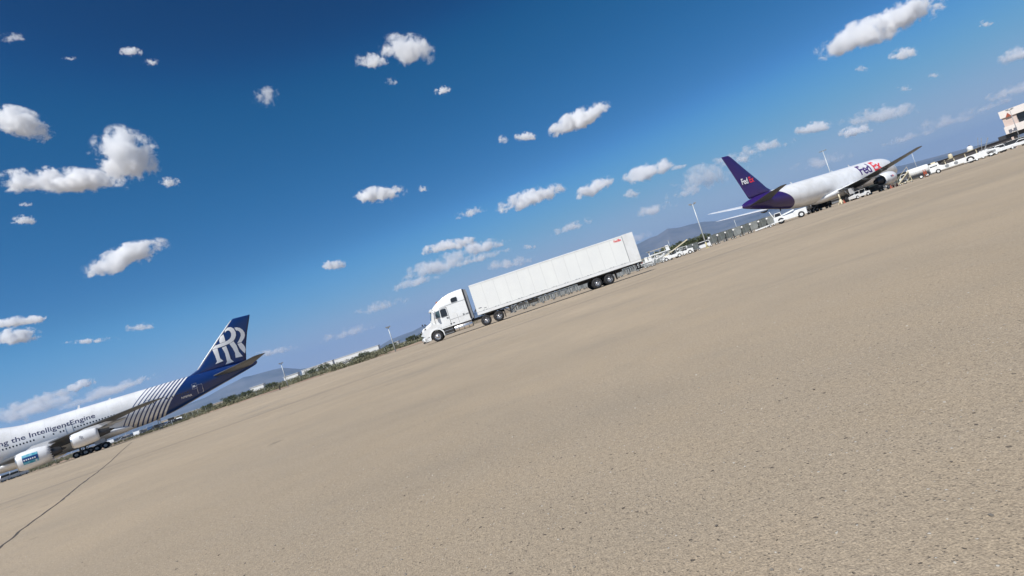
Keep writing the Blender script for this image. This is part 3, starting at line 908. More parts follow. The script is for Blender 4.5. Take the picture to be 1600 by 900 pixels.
# ------------------------------------------------------------------ the four engined jumbo
JX, JY, JH = -121.16, 94.02, 0.6193
def jumbo():
    gx = JX + 33 * math.cos(JH); gy = JY + 33 * math.sin(JH)
    root = empty('jumbo_jet', (JX, JY, gz(gx, gy)), JH, 'four engined white jumbo jet with a navy blue tail bearing interlaced white letters', 'airliner')
    K = [(0.0, 5.2, 5.0, 0.05, 5.1), (0.4, 5.9, 4.3, 0.85, 5.1), (1.4, 6.9, 3.5, 1.6, 5.2), (3.0, 8.6, 2.8, 2.3, 5.4), (5.0, 10.3, 2.4, 2.8, 5.6), (7.5, 11.3, 2.15, 3.1, 5.8),
         (10, 11.6, 2.05, 3.25, 5.9), (16, 11.45, 2.0, 3.25, 6.0), (20, 10.6, 2.0, 3.25, 6.0), (24.5, 9.72, 2.0, 3.25, 6.0), (30, 9.62, 2.0, 3.25, 6.0), (43, 9.62, 2.05, 3.25, 6.0), (46, 9.62, 2.3, 3.23, 6.05),
         (50, 9.62, 3.0, 3.05, 6.3), (55, 9.55, 4.25, 2.6, 6.9), (60, 9.4, 5.5, 2.0, 7.5), (64, 9.2, 6.5, 1.35, 7.9), (67, 9.0, 7.3, 0.8, 8.15), (68.3, 8.75, 7.75, 0.42, 8.25), (68.6, 8.4, 8.1, 0.1, 8.25)]
    f = fuselage(K, m_jumbo, root); side = fuselage_fn(K)
    # belly fairing
    mb = MB(); rings = []
    for x, hw, zb, zt in ((17, 0.4, 2.4, 2.9), (19, 2.4, 1.85, 3.4), (23, 3.3, 1.7, 4.2), (30, 3.5, 1.65, 4.4), (36, 3.4, 1.7, 4.0), (40, 2.6, 1.85, 3.2), (43, 0.4, 2.3, 2.6)):
        rings.append(body_ring(x, zt, zb, hw, 28, (zt + zb) / 2 + 0.3))
    mb.loft(rings, 0); mb.build('belly_fairing', white_paint, root)
    # wings
    for sg in (-1, 1):
        w = MB(); D = math.tan(R(5.6))
        st = []
        for y, xl, c, t in ((2.0, 19.4, 15.2, .13), (3.4, 20.6, 14.0, .13), (7.5, 24.6, 11.0, .115), (11.7, 28.5, 9.2, .10), (16, 32.3, 7.7, .09), (20.9, 36.4, 6.2, .085), (25.5, 40.5, 5.0, .08), (29.2, 43.7, 4.0, .08), (29.8, 44.6, 3.1, .05)):
            z = 3.55 + (y - 2) * D - (0.0009 * (y - 2) ** 2)
            st.append((xl, sg * y, z, c, t))
        aero(w, st); wing = w.build('wing', grey_metal, root)
        # flap track fairings
        for y, xx, ln in ((6.2, 34.2, 4.6), (10.0, 35.6, 4.2), (14.2, 37.4, 3.8), (18.0, 39.6, 3.4)):
            z = 3.2 + (y - 2) * D - (0.0009 * (y - 2) ** 2)
            m = MB(); m.tube([(xx - ln * .6, sg * y, z + .05), (xx - ln * .3, sg * y, z - .22), (xx + ln * .1, sg * y, z - .25), (xx + ln * .4, sg * y, z - .1), (xx + ln * .5, sg * y, z)], [.05, .26, .3, .18, .03], 10)
            m.build('flap_fairing', white_paint, wing)
    # tailplane
    for sg in (-1, 1):
        w = MB()
        aero(w, [(57.2, sg * 0.9, 7.75, 9.3, .09), (58.6, sg * 2.2, 7.9, 8.4, .085), (64.4, sg * 8.5, 8.75, 4.0, .08), (66.3, sg * 10.8, 9.1, 2.7, .07), (67.0, sg * 11.1, 9.15, 1.8, .04)])
        w.build('tailplane', grey_metal, root)
    # fin with its dorsal fillet
    fb = MB(); rings = []
    for z, xl, xt, t in ((9.1, 52.6, 66.4, .35), (9.7, 54.4, 66.5, .52), (10.4, 56.0, 66.7, .62), (11.5, 57.2, 66.95, .6), (13, 58.75, 67.4, .56), (16, 61.85, 68.5, .46), (18.5, 64.5, 69.6, .36), (19.7, 65.8, 70.1, .3), (20.0, 66.3, 70.2, .12)):
        rings.append([Vector((xl + u * (xt - xl), v * t * 1.6, z)) for u, v in _AF])
    fb.loft(rings, 0, True, True)
    fin = fb.build('fin', navy, root)
    # white leading edge band and the interlaced letters, painted on both sides
    def fin_y(x, z):
        kz = [(9.1, 52.6, 66.4, .35), (9.7, 54.4, 66.5, .52), (10.4, 56.0, 66.7, .62), (11.5, 57.2, 66.95, .6), (13, 58.75, 67.4, .56), (16, 61.85, 68.5, .46), (18.5, 64.5, 69.6, .36), (19.7, 65.8, 70.1, .3), (20.0, 66.3, 70.2, .12)]
        for a, b_ in zip(kz, kz[1:]):
            if z <= b_[0]:
                t = (z - a[0]) / (b_[0] - a[0]); xl, xt, th = [a[i] + (b_[i] - a[i]) * t for i in (1, 2, 3)]; break
        u = max(0, min(1, (x - xl) / (xt - xl)))
        up = [p for p in _AF[:9]][::-1]
        for a, b_ in zip(up, up[1:]):
            if u <= b_[0]:
                return (a[1] + (b_[1] - a[1]) * (u - a[0]) / (b_[0] - a[0] + 1e-9)) * th * 1.6
        return 0
    for sg in (-1, 1):
        m = MB()
        # the two bowls as curved bands: (outer edge, inner edge)
        for outer, inner in (([(63.9, 17.75), (64.6, 18.2), (65.3, 18.1), (65.8, 17.55), (65.98, 16.7), (65.85, 15.9), (65.5, 15.25), (65.0, 14.75), (64.2, 14.4), (63.2, 14.2), (62.1, 14.08), (61.0, 14.05), (60.0, 14.1)],
                              [(63.7, 17.15), (64.2, 17.5), (64.55, 17.5), (64.85, 17.2), (64.95, 16.65), (64.85, 16.15), (64.6, 15.7), (64.25, 15.4), (63.7, 15.15), (63.0, 15.0), (62.2, 14.9), (61.5, 14.82), (60.9, 14.75)]),
                             ([(66.0, 17.75), (66.5, 17.7), (67.1, 17.4), (67.6, 16.8), (67.85, 16.0), (67.75, 15.3), (67.4, 14.65), (66.9, 14.2), (66.5, 13.85)],
                              [(66.2, 16.95), (66.45, 16.9), (66.7, 16.7), (66.85, 16.4), (66.95, 16.0), (66.85, 15.5), (66.5, 14.95), (66.1, 14.45), (65.6, 13.95)]),
                             ([(60.1, 14.0), (60.25, 12.6), (60.3, 11.0), (59.8, 10.5)], [(61.2, 14.0), (61.15, 13.0), (61.1, 11.5), (61.6, 10.7)]),
                             ([(62.5, 16.5), (62.0, 15.6), (62.05, 14.95)], [(63.3, 16.9), (63.3, 15.9), (63.25, 15.1)]),
                             ([(63.9, 14.25), (64.3, 13.0), (64.5, 11.8), (64.3, 10.6)], [(64.95, 14.6), (65.3, 13.4), (65.4, 11.8), (65.9, 10.5)]),
                             ([(65.6, 13.75), (65.8, 12.6), (66.2, 11.7), (66.6, 11.0)], [(66.5, 13.8), (66.8, 13.2), (67.0, 12.6), (67.0, 12.0)]),
                             ([(62.1, 13.85), (62.4, 12.4), (62.3, 10.3), (61.8, 9.75)], [(63.1, 14.0), (63.2, 12.4), (63.2, 10.6), (63.7, 9.85)])):
            k2 = 4; O, I_ = [], []
            for lst, dst in ((outer, O), (inner, I_)):
                for p, q in zip(lst, lst[1:]):
                    for i in range(k2): dst.append((p[0] + (q[0] - p[0]) * i / k2, p[1] + (q[1] - p[1]) * i / k2))
                dst.append(lst[-1])
            for (p, q), (p2, q2) in zip(zip(O, I_), zip(O[1:], I_[1:])):
                for j in range(4):
                    def L4(a_, b_, t): return (a_[0] + (b_[0] - a_[0]) * t, a_[1] + (b_[1] - a_[1]) * t)
                    quad = [L4(p, q, j / 4), L4(p, q, (j + 1) / 4), L4(p2, q2, (j + 1) / 4), L4(p2, q2, j / 4)]
                    m.add([(x, sg * (fin_y(x, z) * (1.0 if sg > 0 else 0.9) + 0.04), z) for x, z in quad], [(0, 1, 2, 3)])
        m.sm = [True] * len(m.sm)
        m.build('monogram', white_flat, fin, weld=True, fix=False)
    # white stripe along the fin's leading edge
    m = MB(); ed = [(56.0, 10.4), (57.2, 11.5), (58.75, 13), (61.85, 16), (64.5, 18.5), (65.8, 19.7)]
    m.tube([(x + 0.03, 0, z) for x, z in ed], [0.1, .17, .2, .19, .16, .1], 10)
    m.build('leading_edge', white_paint, fin)
    # lettering and windows
    def lay(x0, z0, sg):
        def fn(u, v):
            x = x0 + u * (1 if sg < 0 else -1)
            p = side(x, z0 + v, sg, 0.014)
            zt = z0 + v
            p.z = zt; return p
        return fn
    text_mesh('Powering the IntelligentEngine', 1.36, lay(16.1, 6.74, -1), 0.012, 1.0, 1.19, 7, navy_flat, 'lettering', root)
    text_mesh('N787RR', 0.62, lay(51.2, 5.0, -1), 0.012, 1.0, 1.0, 3, white_flat, 'registration', root)
    wins = []
    def window_row(xs, z, sg, w=0.23, h=0.33, each=False):
        m = MB()
        for x in xs:
            if each: m = MB()
            P = [side(x + dx, z + dz, sg, 0.012) for dx, dz in ((-w / 2, -h * .3), (-w * .3, -h / 2), (w * .3, -h / 2), (w / 2, -h * .3), (w / 2, h * .3), (w * .3, h / 2), (-w * .3, h / 2), (-w / 2, h * .3))]
            m.add(P, [tuple(range(8))])
            if each: m.build('window', glass_dark, root, weld=False, fix=False)
        if not each:
            o = m.build("windows", glass_dark, root, weld=False, fix=False); o['kind'] = 'stuff'
    for sg in (-1, 1):
        xs = [8 + .51 * i for i in range(36) if i not in (9, 10, 11, 23, 24)] + [27.4, 28.9, 30.0, 30.5] + [32.3 + .51 * i for i in range(28) if i not in (14, 15)] + [48.6 + .51 * i for i in range(9)]
        window_row(xs, 6.05, sg, each=sg < 0)
        window_row([8 + .55 * i for i in range(12)], 9.3, sg, .3, .36, each=sg < 0)
    for x in (6.0, 14.0, 31.4, 45.2, 55.2):
        for sg in (-1, 1):
            m = MB(); w_, z0, z1 = .55, 5.1, 7.0
            for (a, b_) in (((-w_, z0), (-w_, z1)), ((w_, z0), (w_, z1)), ((-w_, z0), (w_, z0)), ((-w_, z1), (w_, z1))):
                n_ = 6; P = [side(x + a[0] + (b_[0] - a[0]) * i / n_, a[1] + (b_[1] - a[1]) * i / n_, sg, 0.02) for i in range(n_ + 1)]
                for p, q in zip(P, P[1:]): m.bar(p, q, 0.06, 0.02)
            m.build('door_outline', steel_grey if x < 50 else white_flat, root, weld=False)
    # small crest beside the aft door
    m = MB()
    for a, b_ in (((0, 0), (0, 1.2)), ((.9, 0), (.9, 1.2)), ((0, 0), (.9, 0)), ((0, 1.2), (.9, 1.2))):
        m.bar(side(53.8 + a[0], 6.3 + a[1], -1, .03), side(53.8 + b_[0], 6.3 + b_[1], -1, .03), .09, .02)
    m.build('crest_frame', white_flat, root, weld=False)
    text_mesh('RR', .62, lay(53.92, 6.68, -1), .015, .75, .85, 2, white_flat, 'crest_letters', root)
    # cockpit glass
    for sg in (-1, 1):
        for q in (((4.3, 8.85), (5.3, 8.85), (5.4, 9.5), (4.7, 9.4)), ((5.5, 8.85), (6.4, 8.9), (6.4, 9.5), (5.5, 9.5))):
            m = MB(); m.add([side(x, z, sg, .03) for x, z in q], [(0, 1, 2, 3)]); m.build('cockpit_window', glass_dark, root, weld=False)
    # antennas
    for x, h in ((33.2, .75), (38.5, .35)):
        m = MB(); m.prism([(x, 9.55), (x + .55, 9.55), (x + .62, 9.6 + h), (x + .38, 9.6 + h)], -.03, .03); m.build('antenna', white_paint, root)
    # engines: the test engine with a saw toothed nozzle sits inboard on the left wing
    em = [white_paint, bare_metal, dark_metal]
    old = [(0.0, 1.12), (0.2, 1.2), (0.7, 1.3), (1.6, 1.34), (2.6, 1.3), (3.5, 1.16), (4.0, 1.05)]
    old_core = [(2.6, .95), (3.9, .78), (4.8, .62), (5.6, .5)]
    big = [(0.0, 1.42), (0.2, 1.52), (0.8, 1.66), (1.9, 1.72), (3.2, 1.68), (4.3, 1.5), (5.2, 1.3)]
    big_core = [(3.2, 1.15), (4.8, .95), (5.8, .72), (6.4, .58)]
    def pylon(e, x0, x1, z0, z1, zz):
        m = MB(); m.prism([(x0, z0), (x0 + 1.4, zz), (x1 + 1.6, zz + .1), (x1 + 2.6, zz - .2), (x1 + .2, z0 - .35), (x0 + 1, z0 - .3)], -.2, .2); m.build('pylon', white_paint, e)
    for sg, kind in ((-1, 'big'), (1, 'old')):
        if kind == 'big': e = nacelle(root, 23.9, sg * 11.7, 2.62, big, big_core, 18, em); pylon(e, 1.2, 4.6, 1.5, 1.5, 2.2)
        else: e = nacelle(root, 24.4, sg * 11.7, 2.6, old, old_core, 0, em); pylon(e, .8, 3.8, 1.2, 1.3, 2.0)
        if kind == 'big':
            # turquoise panel on the cowl
            m = MB(); q = MB(); l2 = MB()
            def cp(t, a, lift=.02):
                rr = catmull(big, t)[0] + lift; return Vector((t, sg * rr * math.cos(a), rr * math.sin(a)))
            def patch(mb_, t0, t1, a0, a1, lift=.02, nn=8):
                for i in range(nn):
                    for j in range(3):
                        A0 = a0 + (a1 - a0) * i / nn; A1 = a0 + (a1 - a0) * (i + 1) / nn; T0 = t0 + (t1 - t0) * j / 3; T1 = t0 + (t1 - t0) * (j + 1) / 3
                        mb_.add([cp(T0, A0, lift), cp(T1, A0, lift), cp(T1, A1, lift), cp(T0, A1, lift)], [(0, 1, 2, 3)])
            patch(m, 1.0, 3.2, -.42, .62); m.build('cowl_panel', mat('turquoise_panel', (0.02, 0.30, 0.42), .4, noise_amt=.35, noise_scale=1.5, dirt=(0.25, 0.55, 0.65)), e, weld=False)
            patch(q, 1.0, 3.2, -.12, .32, .03); q.build('cowl_band', mat('deep_blue_panel', (0.01, 0.05, 0.20), .4), e, weld=False)
            for k in range(6): patch(l2, 1.15 + k * .3, 1.33 + k * .3, -.02, .12, .04, 2)
            patch(l2, 2.7, 2.95, -.38, -.2, .035, 2); l2.build('cowl_lettering', white_flat, e, weld=False)
    for sg in (-1, 1):
        e = nacelle(root, 32.75, sg * 20.9, 3.15, old, old_core, 0, em); pylon(e, .8, 3.8, 1.2, 1.25, 1.55)
        if sg < 0:
            def cfn(u, v):
                t = 1.25 + u; a = -.05 + (v + .1) / 1.36; r = catmull(old, t)[0] + .02
                return Vector((t, -r * math.cos(a), r * math.sin(a)))
            text_mesh('R', .78, cfn, 0.0, .6, .9, 4, mat('grey_lettering', (0.3, 0.3, 0.33), .5), 'cowl_lettering', e)
            def cfn2(u, v):
                t = 1.43 + u; a = -.15 + (v + .1) / 1.36; r = catmull(old, t)[0] + .025
                return Vector((t, -r * math.cos(a), r * math.sin(a)))
            text_mesh('R', .78, cfn2, 0.0, .6, .9, 4, bpy.data.materials['grey_lettering'], 'cowl_lettering', e)
    # landing gear
    for x, y, zt in ((32.3, 5.5, 3.6), (35.4, 1.95, 2.6)):
        for sg in (-1, 1): gear_leg(root, x, sg * y, zt, (-.74, .74), 1.15, .62)
    gear_leg(root, 7.8, 0, 2.6, (0,), .95, .6, 'nose_gear')
    return root
jumbo()

# ------------------------------------------------------------------ the twin engined cargo jet
BX, BY, BH = 97.5, 132.4, 3.595
def cargo_jet():
    gx = BX + 27 * math.cos(BH); gy = BY + 27 * math.sin(BH)
    root = empty('cargo_jet', (BX, BY, gz(gx, gy)), BH, 'twin engined white cargo jet with a purple tail, seen from behind on the right', 'cargo plane')
    K = [(0.0, 3.55, 3.35, .05, 3.45), (0.3, 4.15, 2.95, .6, 3.5), (1.2, 5.0, 2.45, 1.15, 3.6), (2.6, 6.1, 2.1, 1.75, 3.9), (4.2, 6.95, 1.95, 2.2, 4.2), (6.5, 7.4, 1.9, 2.45, 4.5), (9, 7.5, 1.9, 2.52, 4.7),
         (34, 7.5, 1.9, 2.52, 4.7), (38, 7.5, 2.1, 2.48, 4.8), (42, 7.45, 2.75, 2.25, 5.1), (46, 7.3, 3.6, 1.8, 5.45), (50, 7.0, 4.45, 1.2, 5.75), (52.6, 6.6, 5.05, .7, 5.8), (53.9, 6.2, 5.4, .3, 5.8), (54.2, 5.95, 5.65, .1, 5.8)]
    fuselage(K, m_cargo, root, n=44); side = fuselage_fn(K)
    mb = MB(); rings = []
    for x, hw, zb, zt in ((15.5, .3, 2.1, 2.6), (17.5, 2.0, 1.6, 3.1), (21, 2.7, 1.45, 3.6), (27, 2.75, 1.4, 3.7), (31, 2.3, 1.5, 3.1), (34.5, .3, 1.95, 2.3)):
        rings.append(body_ring(x, zt, zb, hw, 28, (zt + zb) / 2 + .2))
    mb.loft(rings, 0); mb.build('belly_fairing', white_paint, root)
    for sg in (-1, 1):
        w = MB(); st = []
        for y, xl, c, t in ((1.6, 16.4, 11.6, .14), (2.6, 17.3, 10.6, .135), (5.2, 19.3, 8.6, .12), (7.9, 21.3, 7.0, .11), (12, 24.6, 5.6, .10), (17, 28.7, 4.2, .095), (21.5, 32.4, 3.0, .09), (23.4, 34.3, 2.3, .08), (23.8, 35.2, 1.6, .05)):
            z = 2.85 + (y - 1.6) * math.tan(R(6.8)); st.append((xl, sg * y, z, c, t))
        aero(w, st); wing = paint_sunlit_top(w.build('wing', cargo_shaded_grey, root), white_paint)
        for y, xx, ln in ((4.6, 28.0, 3.6), (9.6, 28.9, 3.0), (14.2, 30.6, 2.6)):
            z = 2.55 + (y - 1.6) * math.tan(R(6.8))
            m = MB(); m.tube([(xx - ln * .6, sg * y, z + .1), (xx - ln * .3, sg * y, z - .2), (xx + ln * .1, sg * y, z - .2), (xx + ln * .4, sg * y, z - .05), (xx + ln * .5, sg * y, z + .05)], [.04, .2, .24, .15, .03], 10)
            m.build('flap_fairing', grey_metal, wing)
        w = MB()
        aero(w, [(46.3, sg * .5, 5.55, 6.6, .09), (47.2, sg * 1.6, 5.7, 5.8, .085), (50.6, sg * 6.5, 6.5, 3.7, .08), (51.9, sg * 9.1, 6.92, 2.2, .07), (52.4, sg * 9.35, 6.96, 1.5, .04)])
        paint_sunlit_top(w.build('tailplane', cargo_shaded_grey, root), white_paint)
        e = nacelle(root, 17.2, sg * 7.9, 2.15, [(0.0, 1.16), (.2, 1.26), (.7, 1.37), (1.6, 1.42), (2.8, 1.38), (3.8, 1.22), (4.3, 1.12)], [(2.6, .95), (4.4, .84), (5.4, .62), (6.0, .5)], 0, [white_paint, bare_metal, dark_metal])
        m = MB(); m.prism([(.9, 1.2), (2.6, 1.3), (5.8, 1.35), (8.2, 1.1), (5.2, .85), (2.6, .8)], -.18, .18); m.build('pylon', white_paint, e)
        def cfn(u, v, sg=sg):
            t = 2.75 - u; a = .05 + v / 1.4; r = 1.43
            return Vector((t, sg * r * math.cos(a), r * math.sin(a)))
        if sg > 0:
            text_mesh('Fed', .42, cfn, .03, .85, 1.0, 3, purple_flat, 'cowl_lettering', e)
            text_mesh('Ex', .42, lambda u, v: cfn(u + .66, v), .03, .85, 1.0, 3, orange_red, 'cowl_lettering', e)
        gear_leg(root, 27.4, sg * 4.65, 2.6, (-.71, .71), 1.14, .58)
    gear_leg(root, 4.7, 0, 2.0, (0,), .7, .45, 'nose_gear')
    fb = MB(); rings = []
    KZ = ((6.9, 43.2, 51.6, .3), (7.5, 44.6, 51.9, .42), (8.2, 45.6, 52.15, .46), (10, 47.1, 52.8, .42), (13, 49.9, 53.9, .34), (15.8, 52.4, 54.95, .27), (16.3, 52.9, 55.15, .2), (16.5, 53.3, 55.2, .08))
    for z, xl, xt, t in KZ: rings.append([Vector((xl + u * (xt - xl), v * t * 1.6, z)) for u, v in _AF])
    fb.loft(rings, 0, True, True); fin = fb.build('fin', purple, root)
    def finfn(x0, z0, sg=1):
        def fn(u, v):
            return Vector((x0 - u * sg, sg * (.36), z0 + v))
        return fn
    for sg in (1, -1):
        xs = 52.55 if sg > 0 else 48.2
        text_mesh('Fed', 1.72, finfn(xs, 10.05, sg), .035, .9, .86, 0, white_flat, 'tail_lettering', fin)
        text_mesh('Ex', 1.72, finfn(xs - 2.28 * sg, 10.05, sg), .035, .9, .86, 0, orange_red, 'tail_lettering', fin)
    def lay(x0, z0, sg):
        def fn(u, v):
            x = x0 - u * sg; p = side(x, z0 + v, sg, .014); p.z = z0 + v; return p
        return fn
    for sg in (1, -1):
        x0 = 17.9 if sg > 0 else 8.0
        text_mesh('Fed', 3.25, lay(x0, 4.7, sg), .06, .9, 1.06, 8, purple_flat, 'lettering', root)
        text_mesh('Ex', 3.25, lay(x0 - 5.32 * sg, 4.7, sg), .06, .9, 1.06, 8, orange_red, 'lettering', root)
        for dx in (0, .75, 1.4):
            m = MB(); m.add([side(x, z, sg, .03) for x, z in ((2.5 + dx, 5.25), (3.1 + dx, 5.25), (3.1 + dx, 5.75), (2.65 + dx, 5.72))], [(0, 1, 2, 3)])
            m.build('cockpit_window', glass_dark, root, weld=False)
        m = MB(); n_ = 8
        if sg < 0:
            for (a, b_) in (((9.5, 4.0), (9.5, 6.7)), ((12.9, 4.0), (12.9, 6.7)), ((9.5, 4.0), (12.9, 4.0)), ((9.5, 6.7), (12.9, 6.7))):
                P = [side(a[0] + (b_[0] - a[0]) * i / n_, a[1] + (b_[1] - a[1]) * i / n_, sg, .02) for i in range(n_ + 1)]
                for p, q in zip(P, P[1:]): m.bar(p, q, .05, .02)
            m.build('cargo_door_outline', steel_grey, root, weld=False)
    for x, z0, h in ((37.5, 7.45, .42), (16.5, 7.45, .5), (23, 7.45, .3)):
        m = MB(); m.prism([(x, z0), (x + .42, z0), (x + .5, z0 + h), (x + .3, z0 + h)], -.025, .025); m.build('antenna', white_paint, root)
    m = MB(); m.prism([(43.5, 3.15), (43.9, 3.2), (43.95, 2.6), (43.75, 2.6)], -.04, .04); m.build('drain_mast', dark_metal, root)
    m = MB(); m.lathe([(54.15, .02), (54.2, .1), (54.3, .1), (54.36, .02)], (0, 0, 5.8), 'X', 12); m.build('tail_lamp', white_flat, root)
    return root
cargo_jet()
# ------------------------------------------------------------------ the tractor and its long box trailer
truck_white = mat('truck_white', (0.80, 0.81, 0.80), 0.3, noise_amt=0.05, noise_scale=0.8, coat=0.5, dirt=(0.70, 0.70, 0.68))
chrome = mat('polished_metal', (0.75, 0.75, 0.76), 0.32, metal=0.9, noise_amt=0.1, noise_scale=8)
black_plastic = mat('black_plastic', (0.02, 0.02, 0.022), 0.55, noise_amt=0.2, noise_scale=5)
chassis_dark = mat('chassis_dark', (0.035, 0.034, 0.033), 0.7, noise_amt=0.35, noise_scale=3)
cab_glass = mat('windscreen_glass', (0.05, 0.10, 0.115), 0.06, spec=0.9)
wheel_alu = mat('wheel_aluminium', (0.62, 0.62, 0.63), 0.28, metal=0.85, noise_amt=0.15, noise_scale=6)
lamp_amber = mat('amber_lens', (0.55, 0.16, 0.02), 0.25)
lamp_red = mat('red_lens', (0.35, 0.01, 0.01), 0.25)
lamp_clear = mat('clear_lens', (0.65, 0.68, 0.7), 0.1)

TX, TY, TH = -9.66, 52.2, 0.06
def trailer_material():
    m = mat('trailer_skin', (0.82, 0.83, 0.80), 0.35, noise_amt=0.03, noise_scale=0.6, coat=0.2, dirt=(0.78, 0.79, 0.77))
    nt, N, L, b = nodes_of(m)
    src = b.inputs['Base Color'].links[0].from_socket
    tc = N.new('ShaderNodeTexCoord').outputs['Object']
    mp = N.new('ShaderNodeMapping'); mp.inputs['Scale'].default_value = (3.0, 1, 0.35); L.new(tc, mp.inputs['Vector'])
    nz = N.new('ShaderNodeTexNoise'); nz.inputs['Scale'].default_value = 1.0; nz.inputs['Detail'].default_value = 7; L.new(mp.outputs[0], nz.inputs['Vector'])
    L.new(mixcol(nt, maprange(nt, nz.outputs['Fac'], .5, .8, 0, .07), src, (0.62, 0.62, 0.60)), b.inputs['Base Color'])
    return m
trailer_skin = trailer_material()

def big_wheel(parent, x, y, r, w, outer, dual=True, steer=False, name='wheel'):
    e = bpy.data.objects.new(name, None); C.objects.link(e); e.parent = parent; e.location = (x, y, r)
    s = -1 if y < 0 else 1
    h = w / 2
    t = MB()
    for k in range(2 if dual else 1):
        off = -s * k * (w + .05)
        t.lathe([(off - h, r * .58), (off - h, r * .86), (off - h * .8, r * .965), (off - h * .45, r), (off + h * .45, r), (off + h * .8, r * .965), (off + h, r * .86), (off + h, r * .58)], (0, 0, 0), 'Y', 40)
    t.build('tyre', tyre_black, e)
    q = MB()
    if steer: prof = [(s * h * .92, r * .585), (s * h * .7, r * .5), (s * h * .45, r * .47), (s * h * .62, r * .3), (s * (h + .03), r * .2), (s * (h + .05), .01)]
    else: prof = [(s * h * .92, r * .585), (s * h * .3, r * .54), (-s * h * .5, r * .50), (-s * h * .35, r * .33), (-s * h * .3, r * .26), (s * h * .75, r * .21), (s * h * .85, .01)]
    q.lathe(prof, (0, 0, 0), 'Y', 36)
    for k in range(10):
        a = 2 * math.pi * k / 10; yy = s * h * .6 if steer else -s * h * .3
        q.tube([(r * .36 * math.cos(a), yy, r * .36 * math.sin(a)), (r * .36 * math.cos(a), yy + s * .05, r * .36 * math.sin(a))], .018, 6)
    if not steer:
        d = q
        for k in range(5):
            a = 2 * math.pi * (k + .5) / 5
            yy = -s * h * .32
            d.lathe([(yy, .001), (yy + s * .004, .055)], (r * .43 * math.cos(a), 0, r * .43 * math.sin(a)), 'Y', 8, 1)
    q.build('rim', [wheel_alu, black_plastic], e)
    return e

